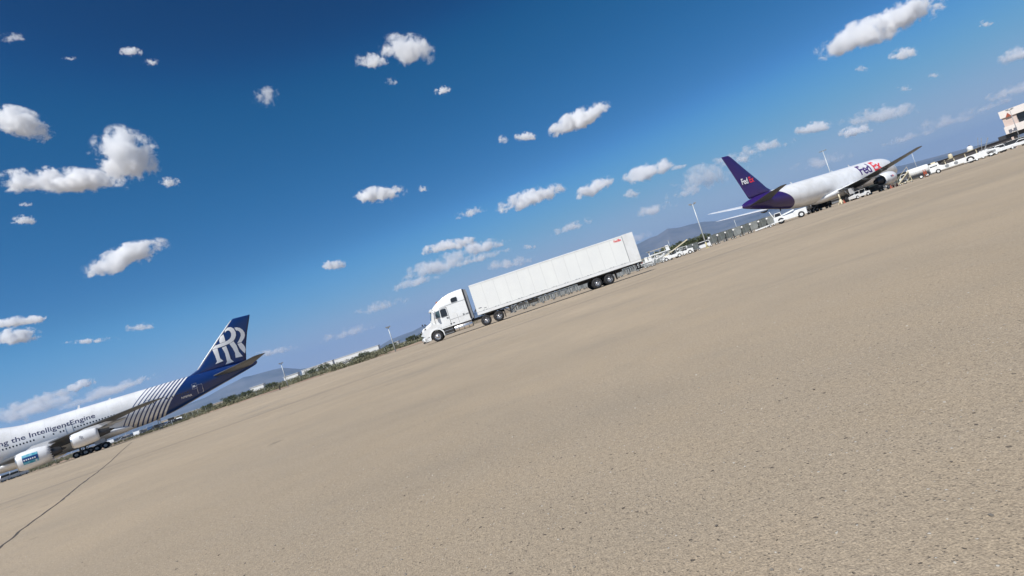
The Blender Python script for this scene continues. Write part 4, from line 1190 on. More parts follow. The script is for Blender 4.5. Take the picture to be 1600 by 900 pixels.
def tractor():
    root = empty('semi_tractor', (TX, TY, gz(TX, TY)), TH, 'white long nosed sleeper tractor coupled to the long box trailer', 'truck')
    W = 1.22
    # cab body: rings of (x, half width, z bottom, z top) swept along the length
    prof = [  # x, zb, zt, half width
        (0.22, .80, 1.34, .86), (0.28, .62, 1.50, .98), (0.45, .55, 1.60, 1.05), (0.8, .62, 1.74, 1.08), (1.2, 1.0, 1.90, 1.10), (1.42, 1.08, 2.03, 1.12)]
    def ring(x, zb, zt, hw, rad=.16, nn=5):
        r = []; rad = min(rad, (zt - zb) / 2.1)
        for (cy, cz, a0) in ((hw - rad, zt - rad, 0), (-hw + rad, zt - rad, 90), (-hw + rad * .5, zb + rad * .5, 180), (hw - rad * .5, zb + rad * .5, 270)):
            rr = rad if cz > (zb + zt) / 2 else rad * .5
            for k in range(nn):
                a = R(a0 + 90 * k / (nn - 1)); r.append(Vector((x, cy + rr * math.cos(a), cz + rr * math.sin(a))))
        return r
    mb = MB(); mb.loft([ring(x, zb, zt, hw, .3) for x, zb, zt, hw in prof], 0)
    hood = mb.build('hood', truck_white, root)
    # fender flares over the steer wheels
    for s in (-1, 1):
        f = MB(); prev = None; rings = []
        for k in range(15):
            a = R(-12 + 204 * k / 14); c, sn = math.cos(a), math.sin(a)
            rr = .63; cx, cz = 1.55, .52
            rings.append([Vector((cx - rr * c, s * .80, cz + rr * sn)), Vector((cx - rr * c, s * 1.21, cz + rr * sn)), Vector((cx - (rr + .13) * c, s * 1.19, cz + (rr + .13) * sn)), Vector((cx - (rr + .13) * c, s * .80, cz + (rr + .13) * sn))])
        f.loft(rings, 0, True, False)
        # panel between the fender and the hood
        f.prism([(.45, .62), (.86, .72), (1.0, 1.02), (1.3, 1.22), (1.9, 1.25), (2.18, 1.05), (2.18, 1.5), (1.5, 1.72), (.7, 1.45), (.4, 1.2)], s * 1.06, s * 1.17)
        smooth_angle(f.build('fender', truck_white, root), 30)
    # cab and sleeper: side outline extruded, with a domed fairing roof
    side = [(1.40, 1.10), (1.40, 2.08), (1.62, 2.82), (1.62, 3.02), (2.0, 3.32), (2.5, 3.62), (3.1, 3.88), (3.7, 4.04), (4.4, 4.10), (5.0, 4.10), (5.02, 1.05)]
    def cab_ring(x):
        def zt(x):
            for (a, b_) in zip(side[1:10], side[2:10]):
                if a[0] <= x <= b_[0] and b_[0] > a[0]: return a[1] + (b_[1] - a[1]) * (x - a[0]) / (b_[0] - a[0])
            return 4.1
        return zt(x)
    mb = MB(); rings = []
    for x, zt, hw, tuck in ((1.40, 2.08, 1.06, .0), (1.50, 2.40, 1.09, .06), (1.60, 2.78, 1.11, .12), (1.66, 3.02, 1.12, .17), (2.0, 3.32, 1.15, .24), (2.5, 3.62, 1.19, .26), (3.1, 3.88, 1.22, .24), (3.7, 4.04, 1.235, .2), (4.4, 4.10, 1.24, .17), (5.0, 4.10, 1.24, .15)):
        hw2 = hw - tuck
        r = []
        zb = 1.06
        zmid = min(zt - .12, 2.85)
        rad = .18
        pts = [(hw, zb), (hw, zmid), (hw2 + .02, zt - rad), (hw2 - rad * .3, zt - rad * .3), (hw2 - rad, zt)]
        for y, z in pts: r.append(Vector((x, y, z)))
        for y, z in pts[::-1]: r.append(Vector((x, -y, z)))
        rings.append(r)
    mb.loft(rings, 0)
    cab = mb.build('cab', truck_white, root, bevel=.02); smooth_angle(cab, 28)
    # windscreen, wrapping round at the sides
    mb = MB(); top = []; bot = []
    for k in range(13):
        t = (k - 6) / 6; bow = .28 * t * t
        bot.append(Vector((1.36 - .12 + bow + .02, t * 1.075, 2.12))); top.append(Vector((1.58 - .12 + bow + .02, t * 1.045, 2.80)))
    mb.loft([[*bot], [*top]], 0, False, True, closed=False)
    inner = [p + Vector((.05, 0, 0)) for p in bot], [p + Vector((.05, 0, 0)) for p in top]
    mb.build('windscreen', cab_glass, root, weld=False)
    mb = MB(); mb.tube([p + Vector((0, 0, -.02)) for p in bot], .03, 6); mb.tube([p + Vector((0, 0, .02)) for p in top], .035, 6); mb.tube([bot[6] + Vector((-.01, 0, 0)), top[6] + Vector((-.01, 0, 0))], .02, 6)
    mb.build('windscreen_seal', black_plastic, root)
    # cowl between hood and glass, sun visor
    mb = MB(); rings = []
    for k in range(13):
        t = (k - 6) / 6; bow = .28 * t * t
        rings.append([Vector((1.17 + bow, t * 1.05, 1.95)), Vector((1.23 + bow, t * 1.07, 2.10)), Vector((1.6, t * 1.06, 2.12)), Vector((1.6, t * 1.05, 1.9))])
    mb.loft(rings, 0); mb.build('cowl', truck_white, root)
    mb = MB(); rings = []
    for k in range(13):
        t = (k - 6) / 6; bow = .28 * t * t
        rings.append([Vector((1.40 + bow, t * 1.03, 2.83)), Vector((1.28 + bow, t * 1.02, 2.88)), Vector((1.42 + bow, t * 1.02, 3.12)), Vector((1.8, t * 1.0, 3.1)), Vector((1.8, t * 1.0, 2.83))])
    mb.loft(rings, 0); mb.build('roof_brow', truck_white, root)
    mb = MB()
    for y in (-.75, -.38, 0, .38, .75): mb.prism([(2.28, 3.47), (2.52, 3.62), (2.42, 3.66), (2.28, 3.58)], y - .06, y + .06)
    mb.build('marker_lamp_bar', lamp_amber, root)
    for s in (-1, 1):
        yo = s * 1.245
        # doors, windows
        m = MB(); m.prism([(2.42, 2.08), (3.02, 2.08), (3.02, 2.78), (2.60, 2.80), (2.46, 2.72)], s * 1.16, s * 1.252)
        m.build('door_window', glass_dark, root)
        m = MB(); m.prism([(1.86, 2.16), (2.34, 2.10), (2.38, 2.74), (2.02, 2.70)], s * 1.09, s * 1.2); m.build('vent_window', cab_glass, root)
        m = MB()
        for a, b_ in (((1.72, 2.1), (1.90, 2.84)), ((1.90, 2.84), (3.12, 2.9)), ((3.12, 2.9), (3.12, 1.12)), ((1.74, 1.45), (1.72, 2.1)), ((2.0, 1.12), (3.12, 1.12))):
            ya = s * (1.14 if a[0] < 1.8 else 1.242); yb = s * (1.14 if b_[0] < 1.8 else 1.242)
            m.bar((a[0], ya, a[1]), (b_[0], yb, b_[1]), .018, .018)
        m.build('door_seam', chassis_dark, root)
        m = MB(); m.box(2.86, 3.04, min(s * 1.235, s * 1.275), max(s * 1.235, s * 1.275), 1.86, 1.92); m.build('door_handle', black_plastic, root)
        m = MB(); m.prism([(3.72, 3.12), (4.30, 3.12), (4.30, 3.52), (3.86, 3.52), (3.72, 3.42)], s * 1.15, s * 1.247); m.build('sleeper_window', glass_dark, root)
        m = MB(); m.bar((2.4, s * 1.2, 3.02), (5.0, s * 1.243, 3.02), .02, .015); m.bar((3.9, s * 1.243, 1.1), (3.9, s * 1.243, 2.0), .014, .014); m.bar((3.2, s * 1.243, 1.62), (5.0, s * 1.243, 1.62), .014, .012)
        m.build('body_seam', steel_grey, root)
        m = MB()
        for x in (3.02, 3.30): m.box(x, x + .16, min(s * 1.24, s * 1.256), max(s * 1.24, s * 1.256), 1.22, 1.28)
        m.build('badge', black_plastic, root)
        m = MB(); m.box(4.42, 4.58, min(s * 1.24, s * 1.255), max(s * 1.24, s * 1.255), 1.62, 1.80); m.box(4.68, 4.98, min(s * 1.24, s * 1.255), max(s * 1.24, s * 1.255), 1.66, 1.74)
        m.build('fleet_decal', steel_grey, root)
        # mirror on its arm
        m = MB(); m.tube([(2.0, s * 1.12, 2.72), (1.92, s * 1.42, 2.70)], .022, 6); m.tube([(2.0, s * 1.14, 2.1), (1.92, s * 1.42, 2.16)], .022, 6)
        m.build('mirror_arm', black_plastic, root)
        m = MB(); m.box(1.82, 1.98, min(s * 1.36, s * 1.58), max(s * 1.36, s * 1.58), 2.1, 2.76); m.build('mirror', truck_white if s > 0 else chrome, root, bevel=.03)
        # side fairing above the tank, cylindrical fuel tank, steps
        m = MB(); m.box(2.15, 5.05, min(s * 1.0, s * 1.24), max(s * 1.0, s * 1.24), 1.0, 1.09); m.build('skirt_rail', truck_white, root, bevel=.015)
        m = MB(); m.lathe([(3.28, .01), (3.28, .27), (3.32, .30), (5.0, .30), (5.04, .27), (5.04, .01)], (0, s * .93, .66), 'X', 28)
        m.build('fuel_tank', chrome, root)
        m = MB()
        for x in (3.65, 4.15, 4.65): m.lathe([(x, .312), (x + .06, .312)], (0, s * .93, .66), 'X', 28)
        m.build('tank_strap', steel_grey, root)
        m = MB()
        m.box(2.25, 3.2, min(s * .78, s * 1.20), max(s * .78, s * 1.20), .34, .94)
        m.build('step_box', chassis_dark, root, bevel=.02)
        m = MB()
        for z in (.42, .72): m.box(2.30, 3.15, min(s * 1.19, s * 1.235), max(s * 1.19, s * 1.235), z, z + .05)
        m.build('step', bare_metal, root)
        # black gap seal behind the sleeper and the extender panel
        m = MB(); m.prism([(5.0, 1.1), (5.0, 4.02), (5.14, 4.0), (5.14, 1.1)], s * 1.16, s * 1.225); m.build('side_extender', black_plastic, root)
        m = MB(); m.prism([(5.14, 1.1), (5.14, 3.98), (5.34, 3.92), (5.34, 1.1)], s * 1.15, s * 1.19); m.build('extender_panel', steel_grey, root)
        m = MB(); m.prism([(.05, .98), (.36, .80), (.52, 1.02), (.72, 1.46), (.52, 1.44), (.24, 1.16)], s * .84, s * 1.075) ; m.build('headlight', lamp_clear, root)
        m = MB(); m.prism([(.50, 1.46), (.82, 1.30), (.66, 1.56)], s * .9, s * 1.10) ; m.build('fender_lamp', black_plastic, root)
        m = MB(); m.tube([(.62, s * .98, 1.55), (.50, s * 1.05, 1.85)], .014, 6); m.box(.44, .54, min(s * .98, s * 1.14), max(s * .98, s * 1.14), 1.84, 2.0); m.build('hood_mirror', black_plastic, root)
    # grille, bumper
    m = MB(); m.box(.10, .26, -.5, .5, .72, 1.38); m.build('grille', black_plastic, root, bevel=.03)
    m = MB()
    for k in range(8): m.box(.085, .10, -.46, .46, .78 + k * .075, .80 + k * .075)
    m.bar((.08, -.45, 1.3), (.08, .45, .78), .03, .02)
    m.build('grille_bar', chrome, root)
    m = MB(); rings = []
    for k in range(13):
        t = (k - 6) / 6; bow = .34 * t * t
        yy = t * 1.2
        rings.append([Vector((0 + bow, yy, .34)), Vector((-.06 + bow, yy, .46)), Vector((0 + bow, yy, .72)), Vector((.2 + bow, yy, .76)), Vector((.3 + bow, yy, .34))])
    m.loft(rings, 0); 
    m.box(.34, .88, -1.2, -1.02, .30, .62); m.box(.34, .88, 1.02, 1.2, .30, .62)
    m.build('bumper', truck_white, root)
    m = MB(); m.box(-.09, .05, -.55, .55, .48, .62); m.box(.05, .5, -.9, .9, .22, .34); m.build('bumper_insert', black_plastic, root)
    m = MB(); m.box(.0, .06, -.62, -.86, .5, .6); m.box(.0, .06, .62, .86, .5, .6); m.build('fog_lamp', lamp_clear, root)
    # frame rails, fifth wheel, exhaust, tanks, mudguards
    m = MB()
    for y in (-.43, .43): m.box(.3, 8.25, y - .05, y + .05, .78, 1.02)
    for x in (1.6, 3, 5.2, 6.35, 7.6, 8.2): m.box(x - .06, x + .06, -.42, .42, .80, .98)
    for x in (6.35, 7.6): m.tube([(x, -.9, .52), (x, .9, .52)], .12, 10); m.lathe([(-.28, .05), (-.2, .26), (.2, .26), (.28, .05)], (x, 0, .52), 'X', 14)
    m.tube([(1.55, -.9, .5), (1.55, .9, .5)], .08, 8)
    m.build('frame', chassis_dark, root)
    m = MB(); m.box(6.4, 7.6, -.5, .5, 1.02, 1.14); m.build('fifth_wheel', steel_grey, root, bevel=.03)
    m = MB(); m.tube([(5.20, .7, .9), (5.20, .7, 3.7), (5.30, .7, 3.95)], .09, 12); m.build('exhaust_stack', chrome, root)
    m = MB()
    for k, y in enumerate((-.5, -.3, -.1)):
        P = [(5.06, y, 2.2), (5.3, y - .05, 1.7 - .1 * k), (5.5, y, 1.6 - .1 * k), (5.75, y, 1.9)]
        m.tube(P, .02, 6)
    m.box(5.03, 5.1, -.7, .7, 1.7, 2.4)
    m.build('air_line', chassis_dark, root)
    for s in (-1, 1):
        m = MB()
        for cx in (6.35, 7.6):
            rings = []
            for k in range(8):
                a = R((35 if cx < 7 else 20) + 125 * k / 7); rr = .60
                rings.append([Vector((cx - rr * math.cos(a), s * .62, .52 + rr * math.sin(a))), Vector((cx - rr * math.cos(a), s * 1.22, .52 + rr * math.sin(a))), Vector((cx - (rr + .02) * math.cos(a), s * 1.22, .52 + (rr + .02) * math.sin(a))), Vector((cx - (rr + .02) * math.cos(a), s * .62, .52 + (rr + .02) * math.sin(a)))])
            if cx < 7: m.loft(rings[:4], 0, True, False)
            else: m.loft(rings[4:], 0, True, False)
        m.box(8.25, 8.28, min(s * .62, s * 1.22), max(s * .62, s * 1.22), .22, .95)
        m.build('mud_flap', black_plastic, root)
        big_wheel(root, 1.55, s * 1.05, .505, .29, True, False, True)
        big_wheel(root, 6.35, s * 1.08, .505, .28, True)
        big_wheel(root, 7.60, s * 1.08, .505, .28, True)
    return root
tractor()

def trailer():
    root = empty('box_trailer', (TX + 5.75 * math.cos(TH), TY + 5.75 * math.sin(TH), gz(TX, TY)), TH, 'long plain white box trailer with one small red word high at the rear', 'trailer')
    Lx, W, zb, zt = 16.5, 1.29, 1.17, 4.11
    box = MB(); box.box(0, Lx, -W, W, zb, zt)
    # raised seams where the panels join
    m = box
    n = 13
    for s in (-1, 1):
        for k in range(1, n):
            x = Lx * .925 * k / (n - .02)
            m.box(x - .012, x + .012, min(s * W, s * (W + .006)), max(s * W, s * (W + .006)), zb + .34, zt - .16, 1)
    for s in (-1, 1):
        m = MB(); m.box(-.01, Lx * .935, min(s * W, s * (W + .012)), max(s * W, s * (W + .012)), zb + .02, zb + .27); m.box(-.01, Lx + .01, min(s * W, s * (W + .015)), max(s * W, s * (W + .015)), zt - .12, zt - .02)
        m.build('side_rail', truck_white, root)
        m = MB(); m.box(Lx * .935, Lx + .012, min(s * W, s * (W + .02)), max(s * W, s * (W + .02)), zb + .22, zt + .03); m.build('rear_frame', truck_white, root)
        m = MB()
        m.box(Lx * .932, Lx * .935, min(s * W, s * (W + .022)), max(s * W, s * (W + .022)), zb + .25, zt - .1)
        m.box(0, Lx * .93, min(s * W, s * (W + .009)), max(s * W, s * (W + .009)), zb + .275, zb + .295)
        m.build('seam_shadow_strip', steel_grey, root)
        m = box
        for k in range(14):
            x = .6 + k * 1.16; m.box(x, x + .16, min(s * W, s * (W + .014)), max(s * W, s * (W + .014)), zb + .30, zb + .33, 2); m.box(x + .3, x + .42, min(s * W, s * (W + .014)), max(s * W, s * (W + .014)), zb + .30, zb + .33, 2)
        m = MB(); m.box(.25, .55, min(s * W, s * (W + .008)), max(s * W, s * (W + .008)), zb + .58, zb + .66); m.box(.75, 1.0, min(s * W, s * (W + .008)), max(s * W, s * (W + .008)), zb + .46, zb + .52); m.build('small_placard', steel_grey, root)
        def fn(u, v, s=s):
            return Vector(((14.5 + u) if s < 0 else (15.35 - u), s * (W + .012), 3.66 + v))
        text_mesh('Fed', .31, fn, .012, .9, 1, 0, mat('soft_red', (0.75, 0.16, 0.16), .5), 'trailer_lettering', root)
        text_mesh('Ex', .31, lambda u, v: fn(u + .44, v), .012, .9, 1, 0, orange_red, 'trailer_lettering', root)
    box.build('box', [trailer_skin, mat('seam_grey', (0.60, 0.61, 0.60), .5), steel_grey], root, weld=False)
    # front wall fittings and the rear doors
    m = MB(); m.box(-.05, 0, -.9, .9, 1.5, 2.2); m.build('front_fitting', steel_grey, root)
    m = MB()
    for y in (-.62, .62): m.box(Lx, Lx + .03, y - .60, y + .60, zb + .1, zt - .12)
    m.build('rear_door', trailer_skin, root, bevel=.01)
    m = MB()
    for y in (-.9, -.35, .35, .9): m.tube([(Lx + .05, y, zb + .1), (Lx + .05, y, zt - .12)], .018, 6)
    m.build('lock_rod', bare_metal, root)
    m = MB(); m.box(Lx - .05, Lx + .04, -1.2, 1.2, .52, .64)
    for y in (-.55, .55): m.box(Lx - .1, Lx, y - .05, y + .05, .6, zb)
    m.build('rear_guard', chassis_dark, root)
    # underframe
    m = MB(); m.box(0.3, Lx - .02, -1.15, 1.15, zb - .1, zb - .002)
    for k in range(32): m.box(.5 + k * .5, .56 + k * .5, -1.2, 1.2, zb - .14, zb - .1)
    m.build('floor_frame', chassis_dark, root)
    m = MB()
    for y in (-.45, .45): m.box(10.2, 14.6, y - .06, y + .06, .82, zb - .12)
    for x in (11.75, 13.0):
        m.tube([(x, -.95, .5), (x, .95, .5)], .09, 10)
        for y in (-.45, .45): m.prism([(x - .35, .84), (x - .2, .5), (x + .1, .45), (x + .05, .84)], y - .05, y + .05)
        m.lathe([(-.2, .05), (-.16, .15), (.1, .15), (.14, .05)], (x + .4, .2, .7), 'X', 10)
    m.build('bogie_frame', chassis_dark, root)
    for s in (-1, 1):
        for x in (11.75, 13.0): big_wheel(root, x, s * 1.12, .505, .28, True)
        m = MB(); m.box(13.75, 13.78, min(s * .7, s * 1.25), max(s * .7, s * 1.25), .25, .95); m.build('mud_flap', black_plastic, root)
        # landing legs
        m = MB(); m.box(3.1, 3.24, min(s * .62, s * .76), max(s * .62, s * .76), .42, zb - .1); m.box(3.02, 3.32, min(s * .55, s * .83), max(s * .55, s * .83), .38, .43)
        m.bar((3.17, s * .69, .6), (4.0, s * .5, zb - .12), .05); m.bar((3.17, s * .69, .5), (2.6, s * .6, zb - .12), .05)
        m.build('landing_leg', steel_grey, root)
    m = MB(); m.bar((3.17, -.7, .75), (3.17, .7, .75), .06); m.tube([(3.17, -.85, .85), (3.17, -1.05, .85)], .03, 8); m.build('leg_brace', steel_grey, root)
    for y in (-.95, .95):
        m = MB(); m.box(Lx + .0, Lx + .05, y - .25, y + .25, .92, 1.05); m.build('tail_lamp', lamp_red, root)
    m = MB(); m.box(3.9, 4.7, -.6, -.3, .75, 1.02); m.lathe([(5.0, .01), (5.0, .17), (6.0, .17), (6.0, .01)], (0, .1, .85), 'X', 16); m.build('air_tank', steel_grey, root)
    return root
trailer()
# ------------------------------------------------------------------ everything on and beyond the far side of the apron
def U(px, py):
    d = px_dir(px, py); return d.x / d.y
def spot(u, Y, dz=0.0):
    x = u * Y; return Vector((x, Y, gz(x, Y) + dz))
def facing(u): return -math.atan(u)

gse_white = mat('service_white', (0.78, 0.79, 0.78), 0.4, noise_amt=0.15, noise_scale=1.5)
gse_grey = mat('service_grey', (0.30, 0.31, 0.31), 0.5, noise_amt=0.3, noise_scale=2)
gse_cream = mat('service_cream', (0.68, 0.60, 0.42), 0.5, noise_amt=0.15, noise_scale=2)
alu_panel = mat('container_aluminium', (0.26, 0.28, 0.275), 0.5, metal=0.1, noise_amt=0.3, noise_scale=1.4)
container_grey = mat('container_dark', (0.12, 0.135, 0.13), 0.55, noise_amt=0.35, noise_scale=1.6)
rust_red = mat('rust_red', (0.38, 0.09, 0.05), 0.7, noise_amt=0.2, noise_scale=3)
galv = mat('galvanised_pole', (0.52, 0.56, 0.57), 0.4, metal=0.2, noise_amt=0.12, noise_scale=2)
yellow_paint = mat('yellow_paint', (0.52, 0.46, 0.24), 0.5, noise_amt=0.15, noise_scale=3)

def small_wheels(parent, xs, ys, r, w=.2):
    for x in xs:
        for y in ys:
            m = MB(); wheel(m, 0, 0, 0, r, w, n=16, hub=.55); o = m.build('wheel', [tyre_black, gse_white], parent); o.location = (x, y, r)

# containers on dollies ---------------------------------------------------------
def make_dolly():
    r = empty('container_dolly', (0, 0, 0), 0, 'x', 'dolly', 'container dollies lined up behind the truck')
    m = MB(); m.box(-.88, .88, -.8, .8, .42, .52)
    for x in (-.8, 0, .8): m.box(x - .05, x + .05, -.82, .82, .52, .56)
    m.build('deck', gse_grey, r)
    m = MB()
    for k in range(5): m.tube([(-.68 + k * .34, -.72, .56), (-.68 + k * .34, .72, .56)], .035, 6)
    m.build('roller', bare_metal, r)
    small_wheels(r, (-.6, .6), (-.62, .62), .22, .14)
    m = MB(); m.bar((-.88, 0, .4), (-1.05, 0, .36), .06); m.lathe([(-.02, .06), (.02, .06)], (-1.08, 0, .36), 'Z', 10); m.build('tow_bar', dark_metal, r)
    return r
def make_container(material, h=1.6):
    r = empty('cargo_container', (0, 0, 0), 0, 'x', 'container', 'air cargo containers behind the cargo jet and the truck')
    m = MB(); m.prism([(-.78, 0), (.55, 0), (.88, .48), (.88, h), (-.78, h)], -.76, .76); m.build('shell', material, r, bevel=.02)
    m = MB()
    for s in (-1, 1):
        y = s * .765
        for a, b_ in (((-.76, .03), (-.76, h - .03)), ((.86, .5), (.86, h - .03)), ((-.75, h - .03), (.85, h - .03)), ((-.75, .03), (.55, .03)), ((.05, .03), (.05, h))):
            m.bar((a[0], y, a[1]), (b_[0], y, b_[1]), .05, .03)
    m.build('frame_rib', bare_metal, r)
    m = MB(); m.lathe([(-.80, .01), (-.80, .19), (-.765, .20)], (-.5, 0, h * .74), 'Y', 14); m.build('round_marking', white_flat, r)
    return r
dolly0 = make_dolly(); cont_a = make_container(alu_panel, 1.62); cont_b = make_container(container_grey, 1.62)
_first = {}
def put(src, loc, rz, label, scale=1.0, group=None):
    key = src.name
    if key not in _first: _first[key] = True; o = src
    else: o = copy_tree(src)
    o.location = loc; o.rotation_euler = (0, 0, rz); o.scale = (scale,) * 3
    o['label'] = label
    if group: o['group'] = group
    return o
CONT = [(1115, 381.5, cont_b, 'darkest container, leftmost of the row right of the light mast', 124), (1128, 377, cont_b, 'second container right of the light mast', 124), (1140, 373, cont_b, 'third container right of the light mast, below the pink roof', 124),
        (1153, 368.5, cont_a, 'fourth container from the light mast, below the right end of the pink roof', 124), (1166, 364, cont_b, 'fifth container from the light mast', 124), (1179, 359.5, cont_a, 'pale container below the tip of the cargo jet wing', 124),
        (1192, 355, cont_b, 'container below the purple tail cone, left of the palest one', 124), (1205, 350.5, cont_a, 'palest container nearest the white tow tractor', 124)]
for px, py, src, lab, Y in CONT:
    u = U(px, py); p = spot(u, Y); rz = facing(u) + R(4)
    put(dolly0, p, rz, 'low dolly carrying the ' + lab.split(',')[0], 1.0)
    c = put(src, p + Vector((0, 0, .6)), rz, lab, 1.12)
for px, py, src, lab, Y in ((1079, 394, cont_b, 'dark container just left of the light mast, behind the white tug', 116), (1088, 391, cont_b, 'dark container touching the white van by the light mast', 116)):
    u = U(px, py); p = spot(u, Y)
    put(dolly0, p, facing(u), 'low dolly carrying the ' + lab.split(',')[0]); put(src, p + Vector((0, 0, .6)), facing(u), lab, .8)

# racks and empty dollies that show beneath the trailer
def make_rack():
    r = empty('cargo_rack', (0, 0, 0), 0, 'x', 'rack', 'steel racks seen beneath the trailer')
    m = MB()
    for x in (-1.3, -.65, 0, .65, 1.3):
        for y in (-.6, .6): m.box(x - .06, x + .06, y - .05, y + .05, .25, 1.35)
    for z in (.3, 1.3): m.box(-1.35, 1.35, -.65, .65, z - .04, z + .04)
    m.build('frame', alu_panel, r)
    m = MB()
    for k in range(6): m.box(-1.25 + k * .42, -1.02 + k * .42, -.5, .5, .38, 1.2)
    m.build('side_panel', gse_grey, r)
    small_wheels(r, (-1.0, 1.0), (-.5, .5), .17, .12)
    return r
rack0 = make_rack()
_names = ['just behind the tractor drive wheels', 'below the second panel of the trailer', 'below the trailer landing legs', 'right of the landing legs', 'a little left of the middle of the trailer', 'below the middle of the trailer', 'right of the middle of the trailer',
          'halfway from the middle to the trailer wheels', 'just left of the trailer wheels', 'between the trailer wheels and the mud flap', 'just right of the trailer wheels', 'below the rear doors of the trailer']
for k, (px, py) in enumerate(((812, 480), (826, 476), (840, 471), (856, 465), (872, 460), (884, 456), (896, 452), (908, 448), (920, 444), (962, 430), (974, 426), (988, 420))):
    u = U(px, py); Y = 96 + (k % 3) * 3
    put(rack0, spot(u, Y), facing(u) + R((k * 37) % 11 - 5), 'grey steel rack on wheels, ' + _names[k])

# light masts ----------------------------------------------------------------------
def mast(px, py, Y, h, label, heads=2, rad=.12, base=None, pole=None):
    u = U(px, py); r = empty('light_mast', spot(u, Y), facing(u), label, 'light mast', 'light masts and lamp poles')
    m = MB(); m.tube([(0, 0, 0), (0, 0, h * .5), (0, 0, h)], [rad * 1.3, rad, rad * .7], 10); m.build('pole', pole or galv, r)
    if base:
        m = MB(); m.tube([(0, 0, 0), (0, 0, h * .13)], [rad * 1.4, rad * 1.32], 10); m.box(-.3, .3, -.3, .3, 0, .18); m.build('base', base, r)
    m = MB(); m.box(-h * .055, h * .055, -.06, .06, h - .1, h + .02); m.build('crossarm', steel_grey, r)
    for s in ((-1, 1) if heads == 2 else (-1, -.35, .35, 1)):
        m = MB(); x = s * h * .05; m.prism([(x - .22, h - .02), (x + .22, h - .02), (x + .28, h + .22), (x - .28, h + .22)], -.25, .2); m.build('floodlight', steel_grey, r)
    return r
mast(1105, 386, 108, 9.2, 'tall white light mast right of the trailer with a yellowish foot', 2, .115, yellow_paint)
mast(1297.5, 270, 210, 21.3, 'tall white light mast standing behind the fuselage of the cargo jet', 4, .17)
mast(1045, 380, 300, 9.5, 'small thin light mast left of the trees behind the trailer', 2, .14)
mast(1151, 355, 330, 9.5, 'small thin light mast over the pink roof behind the containers', 2, .16)
mast(618, 548, 116, 5.4, 'white lamp pole with a short crossarm left of the truck', 2, .11)
mast(450, 603, 150, 6.7, 'white lamp pole right of the navy tail', 2, .12)
mast(1019, 412, 118, 3.1, 'short lamp pole with a white head right behind the trailer', 2, .09)
mast(1593, 214, 118, 8.3, 'thin dark mast in front of the terminal building', 2, .07, None, steel_grey)
mast(1424, 238, 420, 20, 'faint distant mast right of the nose of the cargo jet', 2, .2)

# vehicles ------------------------------------------------------------------------------
def make_car(kind, body_mat, label, cat='car', group=None):
    r = empty({'car': 'parked_car', 'suv': 'parked_suv', 'van': 'parked_van', 'pickup': 'pickup_truck'}[kind], (0, 0, 0), 0, label, cat, group)
    if kind == 'van': L_, H_, prof, glass = 5.2, 2.0, [(-2.6, .35), (2.6, .35), (2.6, .95), (2.45, 1.9), (2.2, 2.0), (-1.5, 2.0), (-2.1, 1.15), (-2.6, .95)], [(-1.95, 1.2), (-1.45, 1.9), (2.3, 1.88), (2.35, 1.3)]
    elif kind == 'suv': L_, H_, prof, glass = 4.8, 1.8, [(-2.4, .35), (2.4, .35), (2.4, 1.05), (2.15, 1.72), (1.9, 1.8), (-.9, 1.8), (-1.5, 1.15), (-2.4, .95)], [(-1.4, 1.2), (-.85, 1.73), (1.95, 1.72), (2.15, 1.2)]
    elif kind == 'pickup': L_, H_, prof, glass = 5.4, 1.8, [(-2.7, .4), (2.7, .4), (2.7, 1.05), (.65, 1.05), (.45, 1.75), (-.85, 1.78), (-1.45, 1.12), (-2.7, .98)], [(-1.32, 1.18), (-.82, 1.7), (.38, 1.68), (.55, 1.15)]
    else: L_, H_, prof, glass = 4.5, 1.45, [(-2.25, .3), (2.25, .3), (2.25, .85), (1.7, .95), (1.05, 1.42), (-.55, 1.45), (-1.25, .92), (-2.25, .78)], [(-1.12, .95), (-.5, 1.38), (1.0, 1.36), (1.5, .97)]
    m = MB(); m.prism(prof, -.88, .88); m.build('body', body_mat, r, bevel=.07)
    m = MB(); m.prism(glass, -.895, .895); m.build('side_glass', glass_dark, r)
    small_wheels(r, (-L_ * .31, L_ * .30), (-.8, .8), .34, .22)
    for s in (-1, 1):
        m = MB(); m.box(-L_ / 2 - .02, -L_ / 2 + .06, s * .62 - .16, s * .62 + .16, .62, .78); m.build('headlight', lamp_clear, r)
    return r
dark_car = mat('car_dark_grey', (0.05, 0.055, 0.06), .3, noise_amt=.1, coat=.5); silver_car = mat('car_silver', (0.45, 0.46, 0.47), .3, metal=.3, noise_amt=.1); blue_car = mat('car_blue', (0.05, 0.09, 0.17), .3, noise_amt=.1, coat=.5); red_car = mat('car_red', (0.30, 0.03, 0.025), .3, noise_amt=.1, coat=.5); white_car = mat('car_white', (0.74, 0.75, 0.75), .3, noise_amt=.08, coat=.5)
CARG = 'cars parked beyond the apron behind the jumbo jet'
protos = {k: make_car(kd, m_, 'x', ct, CARG) for k, kd, m_, ct in (('dark', 'car', dark_car, 'car'), ('silver', 'car', silver_car, 'car'), ('blue', 'suv', blue_car, 'car'), ('red', 'car', red_car, 'car'), ('white', 'suv', white_car, 'car'), ('dsuv', 'suv', dark_car, 'car'))}
_seq = ['dark', 'dsuv', 'silver', 'dark', 'white', 'blue', 'dark', 'dsuv', 'silver', 'red', 'dark', 'blue', 'white', 'dsuv', 'dark', 'silver', 'blue', 'dark', 'dsuv', 'white', 'dark', 'blue', 'silver', 'dsuv', 'dark', 'white']
_word = {'dark': 'dark saloon car', 'dsuv': 'dark tall car', 'silver': 'silver saloon car', 'blue': 'blue tall car', 'red': 'red saloon car', 'white': 'white tall car'}
_cnt = {}
_ord = ['first', 'second', 'third', 'fourth', 'fifth', 'sixth', 'seventh', 'eighth']
rnd = random.Random(11)
